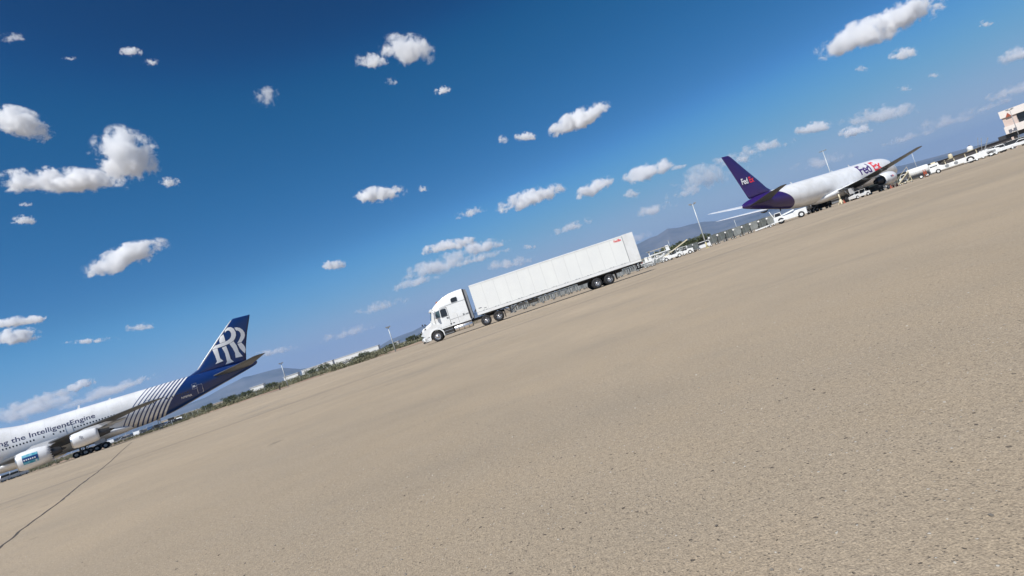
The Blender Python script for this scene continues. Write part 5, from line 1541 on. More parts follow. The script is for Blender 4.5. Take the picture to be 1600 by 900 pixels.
for k, key in enumerate(_seq):
    row = k % 2; i = k // 2
    u = -0.815 + 0.0128 * i + row * .006
    Y = 182 + row * 11
    n_ = _cnt.get(key, 0); _cnt[key] = n_ + 1
    put(protos[key], spot(u, Y), facing(u) + (math.pi / 2 if rnd.random() < .7 else 0) + rnd.uniform(-.12, .12), '%s %s from the left in the car park behind the jumbo jet engines' % (_ord[n_], _word[key]))
# white vans at the far left edge
vanp = make_car('van', white_car, 'x', 'van', 'white vans at the left edge')
for u, Y, lab in ((-1.0, 128, 'white van cut by the left edge under the jumbo jet wing root'), (-0.982, 131, 'white van just right of the one at the left edge'), (-0.965, 134, 'small white van right of the pair near the left edge')):
    put(vanp, spot(u, Y), facing(u) + R(60), lab, .8)
# right hand vehicles
pk = make_car('pickup', white_car, 'x', 'pickup', 'pickups near the right edge')
put(pk, spot(.903, 112), facing(.903) + R(5), 'white pickup parked left of the terminal, nearest the long loader', .95)
put(pk, spot(.934, 112), facing(.93) + R(5), 'white pickup parked in front of the terminal corner', .95)
bs = make_car('suv', dark_car, 'dark tall car parked under the terminal overhang', 'car'); bs.location = spot(.957, 112); bs.rotation_euler = (0, 0, facing(.957))
bs2 = make_car('suv', dark_car, 'dark tall car left of the terminal corner behind the pickups', 'car'); bs2.location = spot(.915, 114); bs2.rotation_euler = (0, 0, facing(.915))
wc = make_car('car', white_car, 'low white car at the right edge under the terminal', 'car'); wc.location = spot(.975, 110); wc.rotation_euler = (0, 0, facing(.97))
wv = make_car('van', white_car, 'white van left of the foot of the tall light mast behind the trailer', 'van'); wv.scale = (.8, .8, .8); wv.location = spot(U(1096, 388), 116); wv.rotation_euler = (0, 0, facing(.36))

def make_tug(label):
    r = empty('tow_tractor', (0, 0, 0), 0, label, 'tow tractor')
    m = MB(); m.prism([(-2.1, .35), (2.1, .35), (2.1, 1.05), (1.0, 1.15), (.9, .95), (-.5, .95), (-.6, 1.15), (-2.1, 1.0)], -.9, .9); m.build('body', gse_white, r, bevel=.04)
    m = MB()
    for x in (-.55, .95):
        for y in (-.8, .8): m.bar((x, y, 1.0), (x + .05, y, 1.75), .06)
    m.box(-.7, 1.1, -.88, .88, 1.75, 1.82); m.build('canopy', gse_white, r)
    m = MB(); m.box(-.2, .3, -.6, .6, .95, 1.15); m.box(.3, .42, -.6, .6, 1.1, 1.5); m.build('seat', black_plastic, r)
    small_wheels(r, (-1.35, 1.35), (-.8, .8), .4, .28)
    return r
t = make_tug('white tow tractor left of the container row with a belt loader behind it'); t.location = spot(U(1068, 397), 112); t.rotation_euler = (0, 0, facing(.31))
t = make_tug('second white tow tractor, right below the raised belt'); t.location = spot(U(1051, 401), 112); t.rotation_euler = (0, 0, facing(.3))
t = make_tug('white tow tractor between the main wheels of the cargo jet'); t.location = spot(U(1343, 305), 112); t.rotation_euler = (0, 0, facing(.66) + R(40)); t.scale = (.9, .9, .9)

def pushback():
    u = U(1236, 342); r = empty('pushback_tractor', spot(u, 97), facing(u) + R(3), 'big white pushback tractor under the purple tail of the cargo jet', 'tow tractor')
    m = MB(); m.prism([(-2.7, .4), (2.7, .4), (2.7, 1.5), (1.0, 1.5), (.6, 1.25), (-1.1, 1.2), (-1.3, 1.35), (-2.7, 1.25)], -1.15, 1.15); m.build('body', gse_white, r, bevel=.05)
    m = MB(); m.prism([(-2.5, 1.3), (-2.35, 2.1), (-1.35, 2.1), (-1.25, 1.3)], -1.0, -.1); m.build('cab', gse_white, r, bevel=.04)
    m = MB(); m.prism([(-2.38, 1.45), (-2.28, 2.0), (-1.45, 2.0), (-1.38, 1.45)], -1.02, -.08); m.build('cab_window', glass_dark, r)
    m = MB(); m.bar((-2.55, -.9, 1.25), (-3.0, -.9, 2.7), .12); m.bar((-2.5, .6, 1.2), (.9, .6, 1.75), .14, .22); m.build('rail', gse_white, r)
    for x in (-1.6, 1.7):
        for y in (-1.0, 1.0):
            m = MB(); wheel(m, 0, 0, 0, .55, .4, n=20, hub=.5); o = m.build('wheel', [tyre_black, gse_white], r); o.location = (x, y, .55)
    u2 = U(1206, 353); b = empty('tow_bar', spot(u2, 97), facing(u2) + R(4), 'long white tow bar lying on small wheels left of the pushback tractor', 'tow bar')
    m = MB(); m.bar((-2.6, 0, .30), (2.5, 0, .62), .16, .2); m.build('beam', gse_white, b)
    m = MB(); m.box(-2.8, -2.3, -.25, .25, .2, .42); m.build('coupling', gse_white, b)
    small_wheels(b, (-.2,), (-.3, .3), .24, .12)
pushback()

def belt_loader():
    u = U(1058, 398); r = empty('belt_loader', spot(u, 118), facing(u), 'belt loader with its belt raised to the right behind the white tow tractors', 'belt loader')
    m = MB(); m.prism([(-2.6, .4), (2.4, .4), (2.4, .95), (-2.6, 1.05)], -.85, .85); m.build('chassis', gse_white, r, bevel=.04)
    m = MB(); m.bar((-3.2, 0, .9), (3.0, 0, 3.1), .8, .22); m.build('belt_frame', gse_cream, r)
    m = MB(); m.bar((-3.2, 0, 1.04), (3.0, 0, 3.24), .6, .05); m.build('belt', black_plastic, r)
    m = MB(); m.bar((-1, .3, .9), (.8, .3, 2.2), .1); m.build('lift_arm', steel_grey, r)
    small_wheels(r, (-1.7, 1.5), (-.75, .75), .38, .25)
belt_loader()

def scissor_loader(px, py, Y, label, h=2.6, sc=1.0, flip=1):
    u = U(px, py); r = empty('cargo_loader', spot(u, Y), facing(u) + (0 if flip > 0 else math.pi), label, 'cargo loader')
    m = MB(); m.box(-2.6, 2.6, -1.1, 1.1, .35, .75); m.build('chassis', gse_grey, r, bevel=.03)
    m = MB()
    for y in (-.9, .9):
        for a, b_ in (((-2.2, .8), (1.8, h)), ((2.2, .8), (-1.8, h)), ((-2.2, .8), (-1.4, h * .9))): m.bar((a[0], y, a[1]), (b_[0], y, b_[1]), .14)
    m.build('scissor_arm', gse_white, r)
    m = MB(); m.box(-2.5, 2.4, -1.2, 1.2, h, h + .22); m.build('platform', gse_white, r)
    m = MB()
    for x in (-2.4, -1.2, 0, 1.2, 2.3):
        for y in (-1.15, 1.15): m.bar((x, y, h + .2), (x, y, h + 1.1), .05)
    for y in (-1.15, 1.15): m.bar((-2.4, y, h + 1.1), (2.3, y, h + 1.1), .05)
    m.build('guard_rail', gse_cream, r)
    m = MB(); m.box(1.5, 2.3, -1.1, -.3, h + .2, h + 1.3); m.build('cab', gse_white, r, bevel=.04)
    small_wheels(r, (-1.9, 1.9), (-.95, .95), .38, .26)
    r.scale = (sc,) * 3
    return r
scissor_loader(1034, 403, 122, 'white scissor lift cargo loader standing right of the trailer', 2.3, .95)
scissor_loader(1022, 408, 128, 'lower white scissor lift loader nearest the rear of the trailer', 1.5, .85, -1)
scissor_loader(1006, 414, 110, 'loader half hidden behind the rear doors of the trailer', 1.3, .8)
def rail_cart(px, py, Y, label):
    u = U(px, py); r = empty('equipment_cart', spot(u, Y), facing(u), label, 'cart', 'equipment carts right of the trailer')
    m = MB(); m.box(-1.2, 1.2, -.6, .6, .35, .45); m.build('deck', gse_grey, r)
    m = MB()
    for x in (-1.1, -.4, .4, 1.1): m.bar((x, -.55, .45), (x + .1, -.55, 1.5), .06); m.bar((x, .55, .45), (x + .1, .55, 1.5), .06)
    m.bar((-1.1, -.55, 1.5), (1.2, -.55, 1.5), .06); m.bar((-1.1, .55, 1.5), (1.2, .55, 1.5), .06)
    m.build('stanchion', gse_white, r)
    m = MB(); m.box(-.9, .5, -.45, .45, .45, 1.0); m.build('generator', alu_panel, r, bevel=.04)
    small_wheels(r, (-.9, .9), (-.5, .5), .2, .12)
    return r
_rc = rail_cart(1028, 405, 112, 'railed cart with a generator left of the scissor lift loader')
for px, py, Y, lab in ((1041, 401, 113, 'railed cart just left of the white tow tractors'), (1014, 411, 116, 'railed cart beside the short lamp pole behind the trailer'), (1073, 395, 121, 'railed cart right of the raised belt'), (1455, 265, 112, 'railed cart left of the long white loader')):
    c = copy_tree(_rc); u = U(px, py); c.location = spot(u, Y); c.rotation_euler = (0, 0, facing(u)); c['label'] = lab

for k, (px, py, Y, lab) in enumerate(((1004, 412, 130, 'dark container right behind the rear corner of the trailer'), (1012, 409, 133, 'dark container left of the lower scissor lift loader'), (1030, 402, 134, 'dark container behind the tall scissor lift loader'), (1041, 398, 133, 'dark container below the foot of the raised belt'), (1062, 392, 134, 'dark container behind the white tow tractor left of the mast'))):
    u = U(px, py); p = spot(u, Y); put(dolly0, p, facing(u) + R(k * 9 % 13), 'low dolly carrying the ' + lab); put(cont_b, p + Vector((0, 0, .6)), facing(u) + R(k * 9 % 13), lab, 1.05)
# around the cargo jet ---------------------------------------------------------------
def steps(u, Y, h, label, material=None, rz=0.0):
    r = empty('mobile_steps', spot(u, Y), facing(u) + rz, label, 'mobile steps')
    m = MB()
    for y in (-.6, .6):
        m.bar((-h * .75, y, .3), (h * .25, y, h), .1, .2); m.bar((h * .3, y, .2), (h * .25, y, h), .09); m.bar((-h * .75, y, .3), (h * .3, y, .3), .1)
        m.bar((-h * .75, y, 1.2), (h * .25, y, h + .95), .05)
        m.bar((h * .25, y, h), (h * .25, y, h + .95), .05); m.bar((-.1, y, .3), (h * .28, y, h * .6), .06)
    m.build('side_frame', material or gse_white, r)
    m = MB(); n_ = int(h / .22)
    for k in range(n_): m.box(-h * .75 + h * k / n_, -h * .75 + h * k / n_ + .26, -.55, .55, .3 + (h - .3) * k / n_, .34 + (h - .3) * k / n_)
    m.build('tread', steel_grey, r)
    small_wheels(r, (-h * .6, h * .25), (-.55, .55), .2, .12)
    return r
steps(.7265, 118, 1.9, 'white mobile steps under the nose of the cargo jet', rz=R(20))
steps(.752, 112, 2.3, 'cream coloured stand with splayed legs right of the cargo jet nose', gse_cream)
def power_unit(u, Y, rz, label, material, sc=1.0):
    r = empty('ground_power_unit', spot(u, Y), facing(u) + rz, label, 'ground power unit', 'service units standing under the cargo jet')
    m = MB(); m.prism([(-1.5, .45), (1.5, .45), (1.5, 1.5), (1.2, 1.7), (-1.3, 1.7), (-1.5, 1.5)], -.75, .75); m.build('housing', material, r, bevel=.04)
    m = MB()
    for k in range(5): m.box(-1.1 + k * .22, -.98 + k * .22, -.77, -.74, .7, 1.4)
    m.build('louvre', black_plastic, r)
    m = MB(); m.box(.5, 1.2, -.77, -.745, .9, 1.3); m.build('control_panel', steel_grey, r)
    small_wheels(r, (-1.0, 1.0), (-.6, .6), .3, .18)
    m = MB(); m.bar((1.5, 0, .5), (2.4, 0, .35), .07); m.build('tow_bar', dark_metal, r)
    r.scale = (sc,) * 3
    return r
power_unit(.640, 121, R(15), 'added dark unit deepening the shade between the cream post and the white tow tractor', container_grey)  # the dark units are added to deepen the shade under wing and belly
power_unit(.664, 121, R(-10), 'added dark unit deepening the shade right of the white tow tractor under the wing', chassis_dark, 1.1)
power_unit(.690, 120, R(5), 'added dark unit deepening the shade under the engine of the cargo jet', container_grey, 1.0)
power_unit(.705, 121, R(60), 'white service unit under the forward fuselage of the cargo jet', gse_white, .8)
power_unit(.590, 128, R(30), 'added dark unit deepening the shade beside the far main wheels of the cargo jet', chassis_dark, 1.1)
def tail_stand(u, Y, label):
    r = empty('tail_stand', spot(u, Y), 0, label, 'stand')
    m = MB(); m.tube([(0, 0, .9), (0, 0, 2.0)], [.14, .12], 10); m.build('post', gse_cream, r)
    m = MB()
    for k in range(3):
        a = 2 * math.pi * k / 3; m.bar((0, 0, 1.1), (.55 * math.cos(a), .55 * math.sin(a), .03), .14)
    m.tube([(0, 0, .05), (0, 0, .9)], [.34, .2], 10); m.build('leg', gse_cream, r)
tail_stand(.6235, 104, 'cream coloured post standing alone before the wheels of the cargo jet')
def cone(u, Y, label):
    r = empty('traffic_cone', spot(u, Y), 0, label, 'traffic cone', 'orange cones around the cargo jet')
    m = MB(); m.lathe([(.03, .2), (.72, .04)], (0, 0, 0), 'Z', 12); m.build('cone', rust_red, r)
    m = MB(); m.box(-.22, .22, -.22, .22, 0, .04); m.build('foot', rust_red, r)
    return r
cn = cone(.629, 103, 'orange cone at the foot of the cream post')
for u, Y, lab in ((.7235, 108, 'orange cone left of the mobile steps under the nose'), (.731, 108, 'orange cone right of the mobile steps under the nose'), (.719, 106, 'orange cone below the engine of the cargo jet')):
    c = copy_tree(cn); c.location = spot(u, Y); c['label'] = lab
def bowser(u, Y, label):
    r = empty('tank_truck', spot(u, Y), facing(u), label, 'tank truck')
    m = MB(); m.box(-2.6, 2.6, -.9, .9, .5, .8); m.build('chassis', dark_metal, r)
    m = MB(); m.lathe([(-1.2, .02), (-1.15, .75), (-.95, .86), (2.3, .86), (2.5, .75), (2.55, .02)], (0, 0, 1.68), 'X', 22); m.build('tank', gse_white, r)
    m = MB(); m.prism([(-2.7, .5), (-1.35, .5), (-1.35, 2.0), (-2.2, 2.0), (-2.5, 1.4), (-2.7, 1.2)], -.95, .95); m.build('cab', gse_white, r, bevel=.05)
    m = MB(); m.prism([(-2.42, 1.35), (-2.15, 1.9), (-1.55, 1.9), (-1.55, 1.35)], -.96, .96); m.build('cab_window', glass_dark, r)
    small_wheels(r, (-1.9, .9, 1.9), (-.85, .85), .42, .28)
bowser(.7675, 112, 'white tank truck right of the cream stand')
def drum(u, Y, h, label):
    r = empty('post_stand', spot(u, Y), 0, label, 'stand')
    m = MB(); m.tube([(-.25, 0, 0), (-.2, 0, h)], .06, 8); m.tube([(.25, 0, 0), (.2, 0, h)], .06, 8); m.build('upright', rust_red, r)
    m = MB(); m.box(-.25, .25, -.15, .15, h * .4, h * .75); m.build('panel', rust_red, r)
drum(.7865, 109, 1.6, 'rust red stand between the tank truck and the long white loader')

def long_loader():
    u = .858; Y = 98; r = empty('deicing_truck', spot(u, Y), facing(u) + R(2), 'long white service truck with a dark plank deck and two round tanks on top', 'service truck')
    m = MB(); m.prism([(-4.7, .45), (5.2, .45), (5.2, 1.1), (3.7, 1.35), (-2.6, 1.2), (-3.2, 1.45), (-4.7, 1.35)], -1.15, 1.15); m.build('body', gse_white, r, bevel=.04)
    m = MB(); m.prism([(-4.75, .8), (-4.7, 1.95), (-3.3, 2.0), (-3.1, .8)], -1.1, 1.1); m.build('cab', gse_white, r, bevel=.05)
    m = MB(); m.prism([(-4.62, 1.05), (-4.58, 1.55), (-3.5, 1.6), (-3.45, 1.08)], -1.12, 1.12); m.build('cab_window', glass_dark, r)
    m = MB(); m.bar((-2.8, 0, 1.7), (3.0, 0, 2.15), 2.2, .14); m.build('deck', mat('dark_plank', (0.10, 0.085, 0.06), .7, noise_amt=.3), r)
    m = MB()
    for x, z in ((-2.3, 1.15), (-1.0, 1.15), (.6, 1.15), (2.2, 1.2)):
        for y in (-1.0, 1.0): m.bar((x, y, z), (x, y, z + .75), .1)
    m.box(-4.3, -3.6, -.3, .3, 2.0, 2.25)
    m.build('deck_post', gse_cream, r)
    m = MB(); m.box(-1.8, -.7, -.5, .5, 1.8, 1.92); m.box(1.05, 2.25, -.6, .6, 2.0, 2.14); m.build('tank_base', gse_cream, r)
    for x, z, rr in ((-1.3, 2.10, .34), (1.6, 2.30, .46)):
        m = MB(); m.lathe([(-.3, .02), (-.28, rr * .8), (0, rr), (.45, rr * .95), (.62, rr * .6), (.66, .02)], (x, 0, z), 'Z', 20); m.build('round_tank', gse_cream if x < 0 else gse_white, r)
        m = MB(); m.lathe([(0, rr * .35), (.14, rr * .3), (.15, .01)], (x, 0, z + .64), 'Z', 12); m.build('tank_lid', dark_metal, r)
    m = MB(); m.bar((2.9, -.8, 1.3), (3.4, -.8, 3.6), .08); m.bar((3.3, -.8, 1.3), (4.3, -.8, 3.3), .06); m.bar((3.3, .8, 1.3), (4.3, .8, 3.3), .06); m.bar((2.5, .8, 1.3), (3.1, .8, 3.9), .06); m.build('boom', steel_grey, r)
    m = MB()
    for x in (-2.2, -.9): m.lathe([(-1.165, .01), (-1.16, .30)], (x, 0, .85), 'Y', 14)
    m.box(3.4, 4.6, -1.17, -1.155, .6, 1.0); m.build('hatch', steel_grey, r)
    for x, rr in ((-3.6, .42), (1.1, .62), (3.9, .45)):
        for y in (-1.0, 1.0):
            m = MB(); wheel(m, 0, 0, 0, rr, .34, n=22, hub=.5); o = m.build('wheel', [tyre_black, gse_white], r); o.location = (x, y, rr)
    u = .925; b = empty('baggage_ramp', spot(u, 90), facing(u) + R(2), 'long low white ramp on the ground from the service truck to the right edge', 'ramp')
    m = MB(); m.bar((-4.4, 0, .35), (6.0, 0, .5), .5, .12); m.build('beam', gse_white, b)
    m = MB()
    for x in (-3.8, -1, 2, 5): m.bar((x, -.2, 0), (x, .2, .4), .08)
    m.build('support', steel_grey, b)
long_loader()

# terminal building at the right edge ----------------------------------------------
def terminal():
    u0, Y0 = .9505, 122.0
    p = spot(u0, Y0); base = p.z
    r = empty('terminal_building', p, facing(.95) - R(3), 'two storey building with white fascia bands and dark glazing at the right edge', 'building')
    wallp = mat('pink_wall', (0.62, 0.50, 0.44), .8, noise_amt=.12, noise_scale=.6); fascia = mat('white_fascia', (0.76, 0.70, 0.65), .7, noise_amt=.08, noise_scale=.4)
    top = 1.0 + 47.5 * Y0 / 850 - base - CAM_H + .2
    top = CAM_H + 47.4 * Y0 / 850 - base
    g1 = CAM_H + 36.3 * Y0 / 850 - base; g0 = CAM_H + 22.0 * Y0 / 850 - base; lo = CAM_H + 10.6 * Y0 / 850 - base
    W_ = 34
    m = MB(); m.box(0, W_, 0, 18, g1, top); m.build('roof_fascia', fascia, r)
    m = MB(); m.box(.25, 2.6, .3, 17.7, g0, g1); m.box(22, W_ - .3, .3, 17.7, g0, g1); m.box(2.6, 22, 6, 17.7, g0, g1); m.build('wall', wallp, r)
    m = MB(); m.box(2.6, 22, 1.2, 1.3, g0, g1)
    for k in range(10): m.box(2.6 + k * 2.0, 2.68 + k * 2.0, 1.1, 1.2, g0, g1, 1)
    m.build('window_band', [glass_dark, steel_grey], r)
    m = MB(); m.box(.05, W_, 0.02, 18, lo, g0); m.build('lower_fascia', fascia, r)
    m = MB(); m.box(4.4, W_ - .4, 1.6, 17.5, 0, lo); m.build('ground_floor', wallp, r)
    m = MB(); m.box(-1.5, 3.5, 1.2, 12, lo - .9, lo - .02); m.build('canopy', dark_metal, r)
    m = MB()
    for x in (.6, 4.0): m.box(x, x + .4, .8, 1.2, 0, lo - .9)
    m.build('column', wallp, r)
    m = MB(); m.prism([(.9, g1 - .05), (1.9, g1 - .05), (1.4, g1 + .85)], -.14, -.02); m.build('triangular_sign', rust_red, r)
    m = MB()
    for k in range(3): m.box(7 + k * 4.5, 9.4 + k * 4.5, 1.5, 1.6, .1, lo - 1.1)
    m.build('bay_opening', chassis_dark, r)
terminal()

# far buildings --------------------------------------------------------------------
def far_building(ua, ub, Y, ztop, depth, label, wall, roof=None, zb=None, cat='building'):
    xa, xb = ua * Y, ub * Y; z0 = -1.4
    r = empty('warehouse', ((xa + xb) / 2, Y, z0), 0, label, cat)
    h = ztop - z0; w = abs(xb - xa) / 2
    m = MB(); m.box(-w, w, 0, depth, 0, h * .96); m.build('wall', wall, r)
    m = MB(); m.prism([(-w - .6, h * .95), (w + .6, h * .95), (w + .6, h), (-w - .6, h)], -.6, depth + .6); m.build('roof', roof or wall, r)
    n_ = max(2, min(12, int(w * 2 / 12)))
    for k in range(n_): m = MB(); m.box(-w + (k + .3) * 2 * w / n_, -w + (k + .6) * 2 * w / n_, -.1, .02, h * .05, h * .42); m.build('dock_door', steel_grey, r)
    return r
wh = mat('warehouse_white', (0.76, 0.76, 0.74), .7, noise_amt=.08, noise_scale=.05); tan_w = mat('warehouse_tan', (0.42, 0.36, 0.28), .8, noise_amt=.1, noise_scale=.05)
pinkroof = mat('terracotta_roof', (0.50, 0.30, 0.22), .8, noise_amt=.15, noise_scale=.05)
far_building(.368, .50, 420, CAM_H + 5.2 * 420 / 850, 40, 'long low building with a pinkish roof behind the containers', tan_w, pinkroof)
far_building(-.4155, -.2674, 900, CAM_H + 9.0 * 900 / 850, 12, 'very long white warehouse on the skyline between the navy tail and the truck', wh)
far_building(-.515, -.490, 620, CAM_H + 8.6 * 620 / 850, 6, 'white warehouse nearest the navy tail', wh)
far_building(-.4505, -.4235, 640, CAM_H + 8.0 * 640 / 850, 6, 'white warehouse right of the lamp pole by the navy tail', wh)
far_building(-.3735, -.356, 760, CAM_H + 9.4 * 760 / 850, 8, 'white block standing in front of the very long warehouse', wh)
far_building(-.237, -.230, 500, CAM_H + 5.2 * 500 / 850, 8, 'small white shed left of the lamp pole beside the truck', wh)
far_building(-.3385, -.3265, 330, CAM_H + 1.2 * 330 / 850, 6, 'tiny white shed among the scrub', wh)
far_building(-.69, -.55, 800, CAM_H + 3.0 * 800 / 850, 12, 'low pale building behind the rear fuselage of the jumbo jet', tan_w, wh)
far_building(.73, .80, 300, CAM_H + 5.5 * 300 / 850, 30, 'long dark green shed right of the cargo jet nose', mat('dark_green_wall', (0.07, 0.085, 0.065), .8, noise_amt=.3, noise_scale=.2))
far_building(.83, .97, 260, CAM_H + 5.0 * 260 / 850, 30, 'low dark building behind the pickups near the terminal', mat('dark_brown_wall', (0.09, 0.08, 0.075), .8, noise_amt=.3, noise_scale=.2))
far_building(.20, .372, 300, CAM_H - .6 * 300 / 850, 10, 'low grey wall running behind the loaders right of the trailer', mat('grey_low_wall', (0.13, 0.125, 0.11), .85, noise_amt=.3, noise_scale=.3))
far_building(.50, .73, 300, CAM_H - 1.0 * 300 / 850, 20, 'low grey wall running behind the wheels of the cargo jet', mat('grey_block_wall', (0.16, 0.15, 0.135), .85, noise_amt=.3, noise_scale=.3))

# signs and posts ------------------------------------------------------------------
def sign(u, Y, h, w, label, board, two=True):
    w *= .8; r = empty('sign_board', spot(u, Y), facing(u), label, 'sign')
    m = MB()
    for x in ((-w * .35, w * .35) if two else (0,)): m.tube([(x, 0, 0), (x, 0, h)], .06, 8)
    m.build('post', galv, r)
    m = MB(); m.box(-w / 2, w / 2, -.09, -.06, h - .45, h); m.build('board', board, r)
sign(-.6925, 122, 2.5, .8, 'pair of white posts under the rear fuselage of the jumbo jet', white_flat)
sign(-.6705, 118, 1.8, 1.5, 'dark sign with a pale board right of the pair of white posts', chassis_dark, False)
def stub(u, Y, h, label):
    r = empty('short_post', spot(u, Y), 0, label, 'post')
    m = MB(); m.tube([(0, 0, 0), (0, 0, h)], .14, 10); m.build('shaft', chassis_dark, r)
    m = MB(); m.tube([(0, 0, h), (0, 0, h + .1)], .18, 10); m.build('cap', chassis_dark, r)
stub(U(437.5, 608), 130, 1.0, 'short dark post left of the foot of the lamp pole by the navy tail')
def fence(u0, u1, Y0, Y1, label, h=2.2, n=26):
    a = spot(u0, Y0); b_ = spot(u1, Y1); r = empty('chain_fence', a, 0, label, 'fence')
    pts = [a.lerp(b_, i / n) for i in range(n + 1)]
    for p in pts:
        m = MB(); q = p - a; z = gz(p.x, p.y) - a.z; m.tube([(q.x, q.y, z), (q.x, q.y, z + h)], .025, 6); m.build('fence_post', galv, r)
    m = MB()
    for p, q in zip(pts, pts[1:]):
        P, Q = p - a, q - a; zp = gz(p.x, p.y) - a.z; zq = gz(q.x, q.y) - a.z
        for f in (0.05, .5, 1.0): m.bar((P.x, P.y, zp + h * f), (Q.x, Q.y, zq + h * f), .018)
    m.build('rail', galv, r)
fence(-.62, -.16, 215, 190, 'thin wire fence along the far left edge of the apron')
fence(-1.02, -.63, 150, 190, 'thin wire fence behind the wheels of the jumbo jet')

# vegetation -------------------------------------------------------------------------
def foliage_material(name, a, b_):
    m = bpy.data.materials.new(name); m.use_nodes = True
    nt, N, L, b = nodes_of(m)
    g = N.new('ShaderNodeNewGeometry'); c = mixcol(nt, g.outputs['Random Per Island'], a, b_)
    L.new(c, b.inputs['Base Color']); b.inputs['Roughness'].default_value = .75; b.inputs['Specular IOR Level'].default_value = .2
    return m
leaf_green = foliage_material('tree_leaves', (0.045, 0.060, 0.028), (0.125, 0.14, 0.07))
scrub_green = foliage_material('scrub_leaves', (0.095, 0.10, 0.055), (0.25, 0.235, 0.145))
bark = mat('bark', (0.10, 0.075, 0.05), .9, noise_amt=.3)
def leaves(mb, c, rad, n, size, rnd, flat=.8):
    for _ in range(n):
        while True:
            p = Vector((rnd.uniform(-1, 1), rnd.uniform(-1, 1), rnd.uniform(-1, 1)))
            if p.length <= 1: break
        p = Vector((p.x * rad, p.y * rad, p.z * rad * flat)) + c
        a = Vector((rnd.gauss(0, 1), rnd.gauss(0, 1), rnd.gauss(0, 1))).normalized(); b_ = a.cross(Vector((rnd.gauss(0, 1), rnd.gauss(0, 1), rnd.gauss(0, 1)))).normalized()
        s = size * rnd.uniform(.6, 1.3)
        mb.add([p - a * s, p + b_ * s * .6, p + a * s, p - b_ * s * .6], [(0, 1, 2, 3)])
def tree(u, Y, h, w, label, seed, material=None, group='trees behind the loaders'):
    rnd = random.Random(seed); r = empty('mesquite_tree', (u * Y, Y, -1.4), rnd.uniform(0, 6), label, 'tree', group)
    m = MB(); m.tube([(0, 0, 0), (.1, 0, h * .25), (.2, .1, h * .45)], [.22, .17, .1], 8)
    tips = []
    for k in range(6):
        a = 2 * math.pi * k / 6 + rnd.uniform(-.4, .4); e = Vector((math.cos(a) * w * .33, math.sin(a) * w * .33, h * rnd.uniform(.55, .8))); m.tube([(.12, 0, h * .28), tuple(e * .6 + Vector((0, 0, h * .12))), tuple(e)], [.1, .07, .03], 6); tips.append(e)
    m.build('trunk', bark, r)
    m = MB()
    for e in tips + [Vector((0, 0, h * .78))]:
        for j in range(4):
            c = e + Vector((rnd.gauss(0, w * .12), rnd.gauss(0, w * .12), rnd.gauss(0, h * .08)))
            leaves(m, c, w * rnd.uniform(.12, .2), 60, .28, rnd)
    m.build('crown', material or leaf_green, r, weld=False, fix=False)
    return r
TR = [(.276, 250, 4.6, 6, 'leftmost tree, just above the loaders right of the trailer'), (.290, 262, 5.2, 7, 'second tree from the left behind the loaders'), (.303, 255, 4.8, 7, 'tree directly behind the raised belt'), (.318, 270, 5.6, 8, 'tree between the belt loader and the light mast'),
      (.333, 258, 5.2, 8, 'broad tree left of the light mast'), (.347, 262, 5.6, 8, 'tree the light mast stands in front of'), (.360, 255, 5.6, 7, 'tree just right of the light mast'), (.371, 262, 5.0, 7, 'rightmost tree, touching the pink roof')]
for k, (u, Y, h, w, lab) in enumerate(TR): tree(u, Y, h * 1.15, w, lab, 40 + k)
LT = [(-.60, 330, 4.2, 7, 'dark tree under the tail of the jumbo jet, leftmost in the scrub'), (-.555, 300, 4.5, 8, 'round dark tree just right of the jumbo jet belly'), (-.525, 330, 4.4, 8, 'dark tree below the mountain by the navy tail'), (-.477, 360, 5.0, 8, 'tree between the two small white warehouses'),
      (-.398, 400, 5.5, 10, 'dark tree below the left end of the very long warehouse'), (-.376, 380, 6.0, 10, 'tallest dark tree in front of the long white warehouse'), (-.30, 330, 4.2, 9, 'dark round tree below the middle of the long white warehouse'), (-.245, 360, 4.5, 9, 'dark tree below the right end of the long white warehouse'),
      (-.205, 300, 4.6, 7, 'tree just right of the lamp pole left of the truck'), (-.175, 280, 4.2, 7, 'tree nearest the bumper of the truck')]
for k, (u, Y, h, w, lab) in enumerate(LT): tree(u, Y, h, w, lab, 70 + k, None, 'trees in the scrub left of the truck')
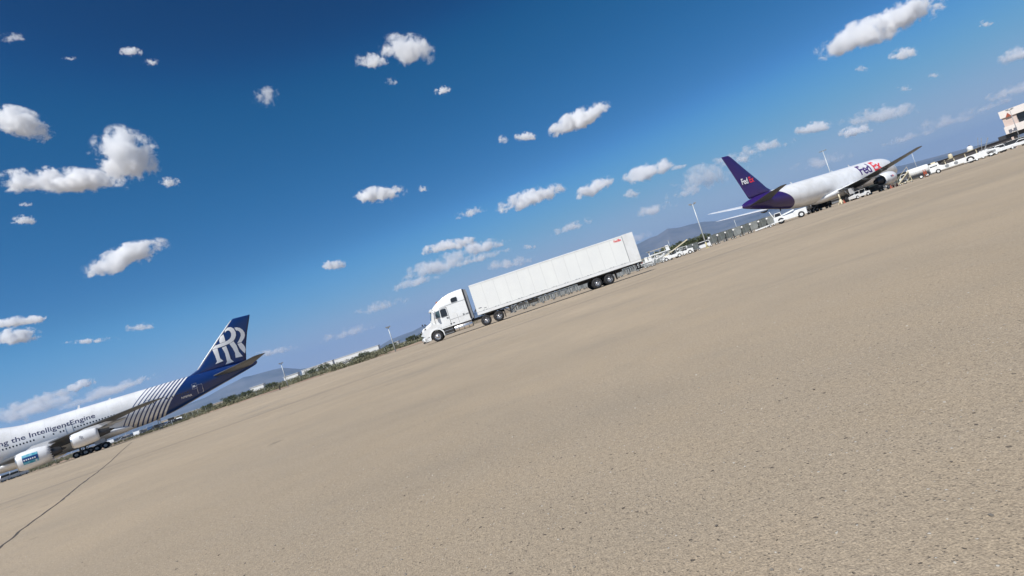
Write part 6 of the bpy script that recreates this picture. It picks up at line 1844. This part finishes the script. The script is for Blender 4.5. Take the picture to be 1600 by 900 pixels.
def scrub():
    rnd = random.Random(3); m = MB()
    for i in range(2600):
        u = rnd.uniform(-1.05, -.10); Y = 165 + 480 * rnd.random() ** 1.4
        if noise.noise(Vector((u * 14, Y * .01, 0))) < -.22: continue
        x = u * Y; z = gz(x, Y)
        s = rnd.uniform(.6, 1.5) * (1 + (Y - 165) / 330)
        if u < -.62: s *= .5
        for j in range(2): leaves(m, Vector((x + rnd.gauss(0, s), Y + rnd.gauss(0, s), z + s * .45)), s, 34, .11 * s + .10, rnd, .7)
    for i in range(620):
        u = rnd.uniform(-.66, -.12); Y = rnd.uniform(470, 600)
        if noise.noise(Vector((u * 20, 3, 0))) < -.3: continue
        s = rnd.uniform(2.2, 3.6); leaves(m, Vector((u * Y, Y, -1.4 + s * .6)), s, 60, .42, rnd, .75)
    for i in range(500):
        u = rnd.uniform(.0, 1.05); Y = 330 + 500 * rnd.random()
        s = rnd.uniform(.6, 1.5)
        leaves(m, Vector((u * Y, Y, -1.4 + s * .4)), s, 20, .4, rnd, .7)
    o = m.build('desert_scrub', scrub_green, None, weld=False, fix=False); tag(o, 'olive green desert scrub beyond the apron', kind='stuff')
scrub()
def berm():
    mb = MB(); rows = []
    for i in range(60):
        u = -1.1 + i * .017
        Y = 158 + 8 * math.sin(i * .3) + (20 if u < -.6 else 10); x = u * Y; z = gz(x, Y) - .07; h = .38 + .18 * noise.noise(Vector((i * .4, 0, 0)))
        rows.append([Vector((u * (Y - 5), Y - 5, z - .1)), Vector((u * (Y - 2), Y - 2, z + h * .7)), Vector((u * Y, Y, z + h)), Vector((u * (Y + 3), Y + 3, z + h * .6)), Vector((u * (Y + 8), Y + 8, z - .1))])
    mb.loft(rows, 0, False, True, closed=False)
    o = mb.build('dirt_berm', mat('berm_dirt', (0.36, 0.27, 0.19), .95, noise_amt=.4, noise_scale=.25, dirt=(0.27, 0.17, 0.12)), None, weld=False); o['kind'] = 'structure'
berm()
# loose stones on the pavement near the viewer
def stones():
    rnd = random.Random(9); m = MB()
    for i in range(420):
        a = rnd.uniform(-.95, .95); d = 1.0 + 7.5 * rnd.random() ** 1.3
        x, y = d * math.tan(a) * .9, d; s = rnd.uniform(.0018, .0055)
        vs = []
        for k in range(8): vs.append(Vector((x + (1 if k & 1 else -1) * s * rnd.uniform(.5, 1.2), y + (1 if k & 2 else -1) * s * rnd.uniform(.5, 1.2), s * .45 + (1 if k & 4 else -1) * s * rnd.uniform(.35, .6))))
        m.add(vs, [(0, 1, 3, 2), (4, 6, 7, 5), (0, 4, 5, 1), (2, 3, 7, 6), (0, 2, 6, 4), (1, 5, 7, 3)])
    st = bpy.data.materials.new('grit'); st.use_nodes = True
    nt, N, L, b = nodes_of(st); g = N.new('ShaderNodeNewGeometry')
    L.new(mixcol(nt, g.outputs['Random Per Island'], (0.10, 0.085, 0.07), (0.60, 0.55, 0.46)), b.inputs['Base Color']); b.inputs['Roughness'].default_value = .9
    o = m.build('loose_grit', st, None, weld=False); tag(o, 'tiny loose stones scattered on the pavement', kind='stuff')
stones()
for _o in (dolly0, cont_a, cont_b): pass
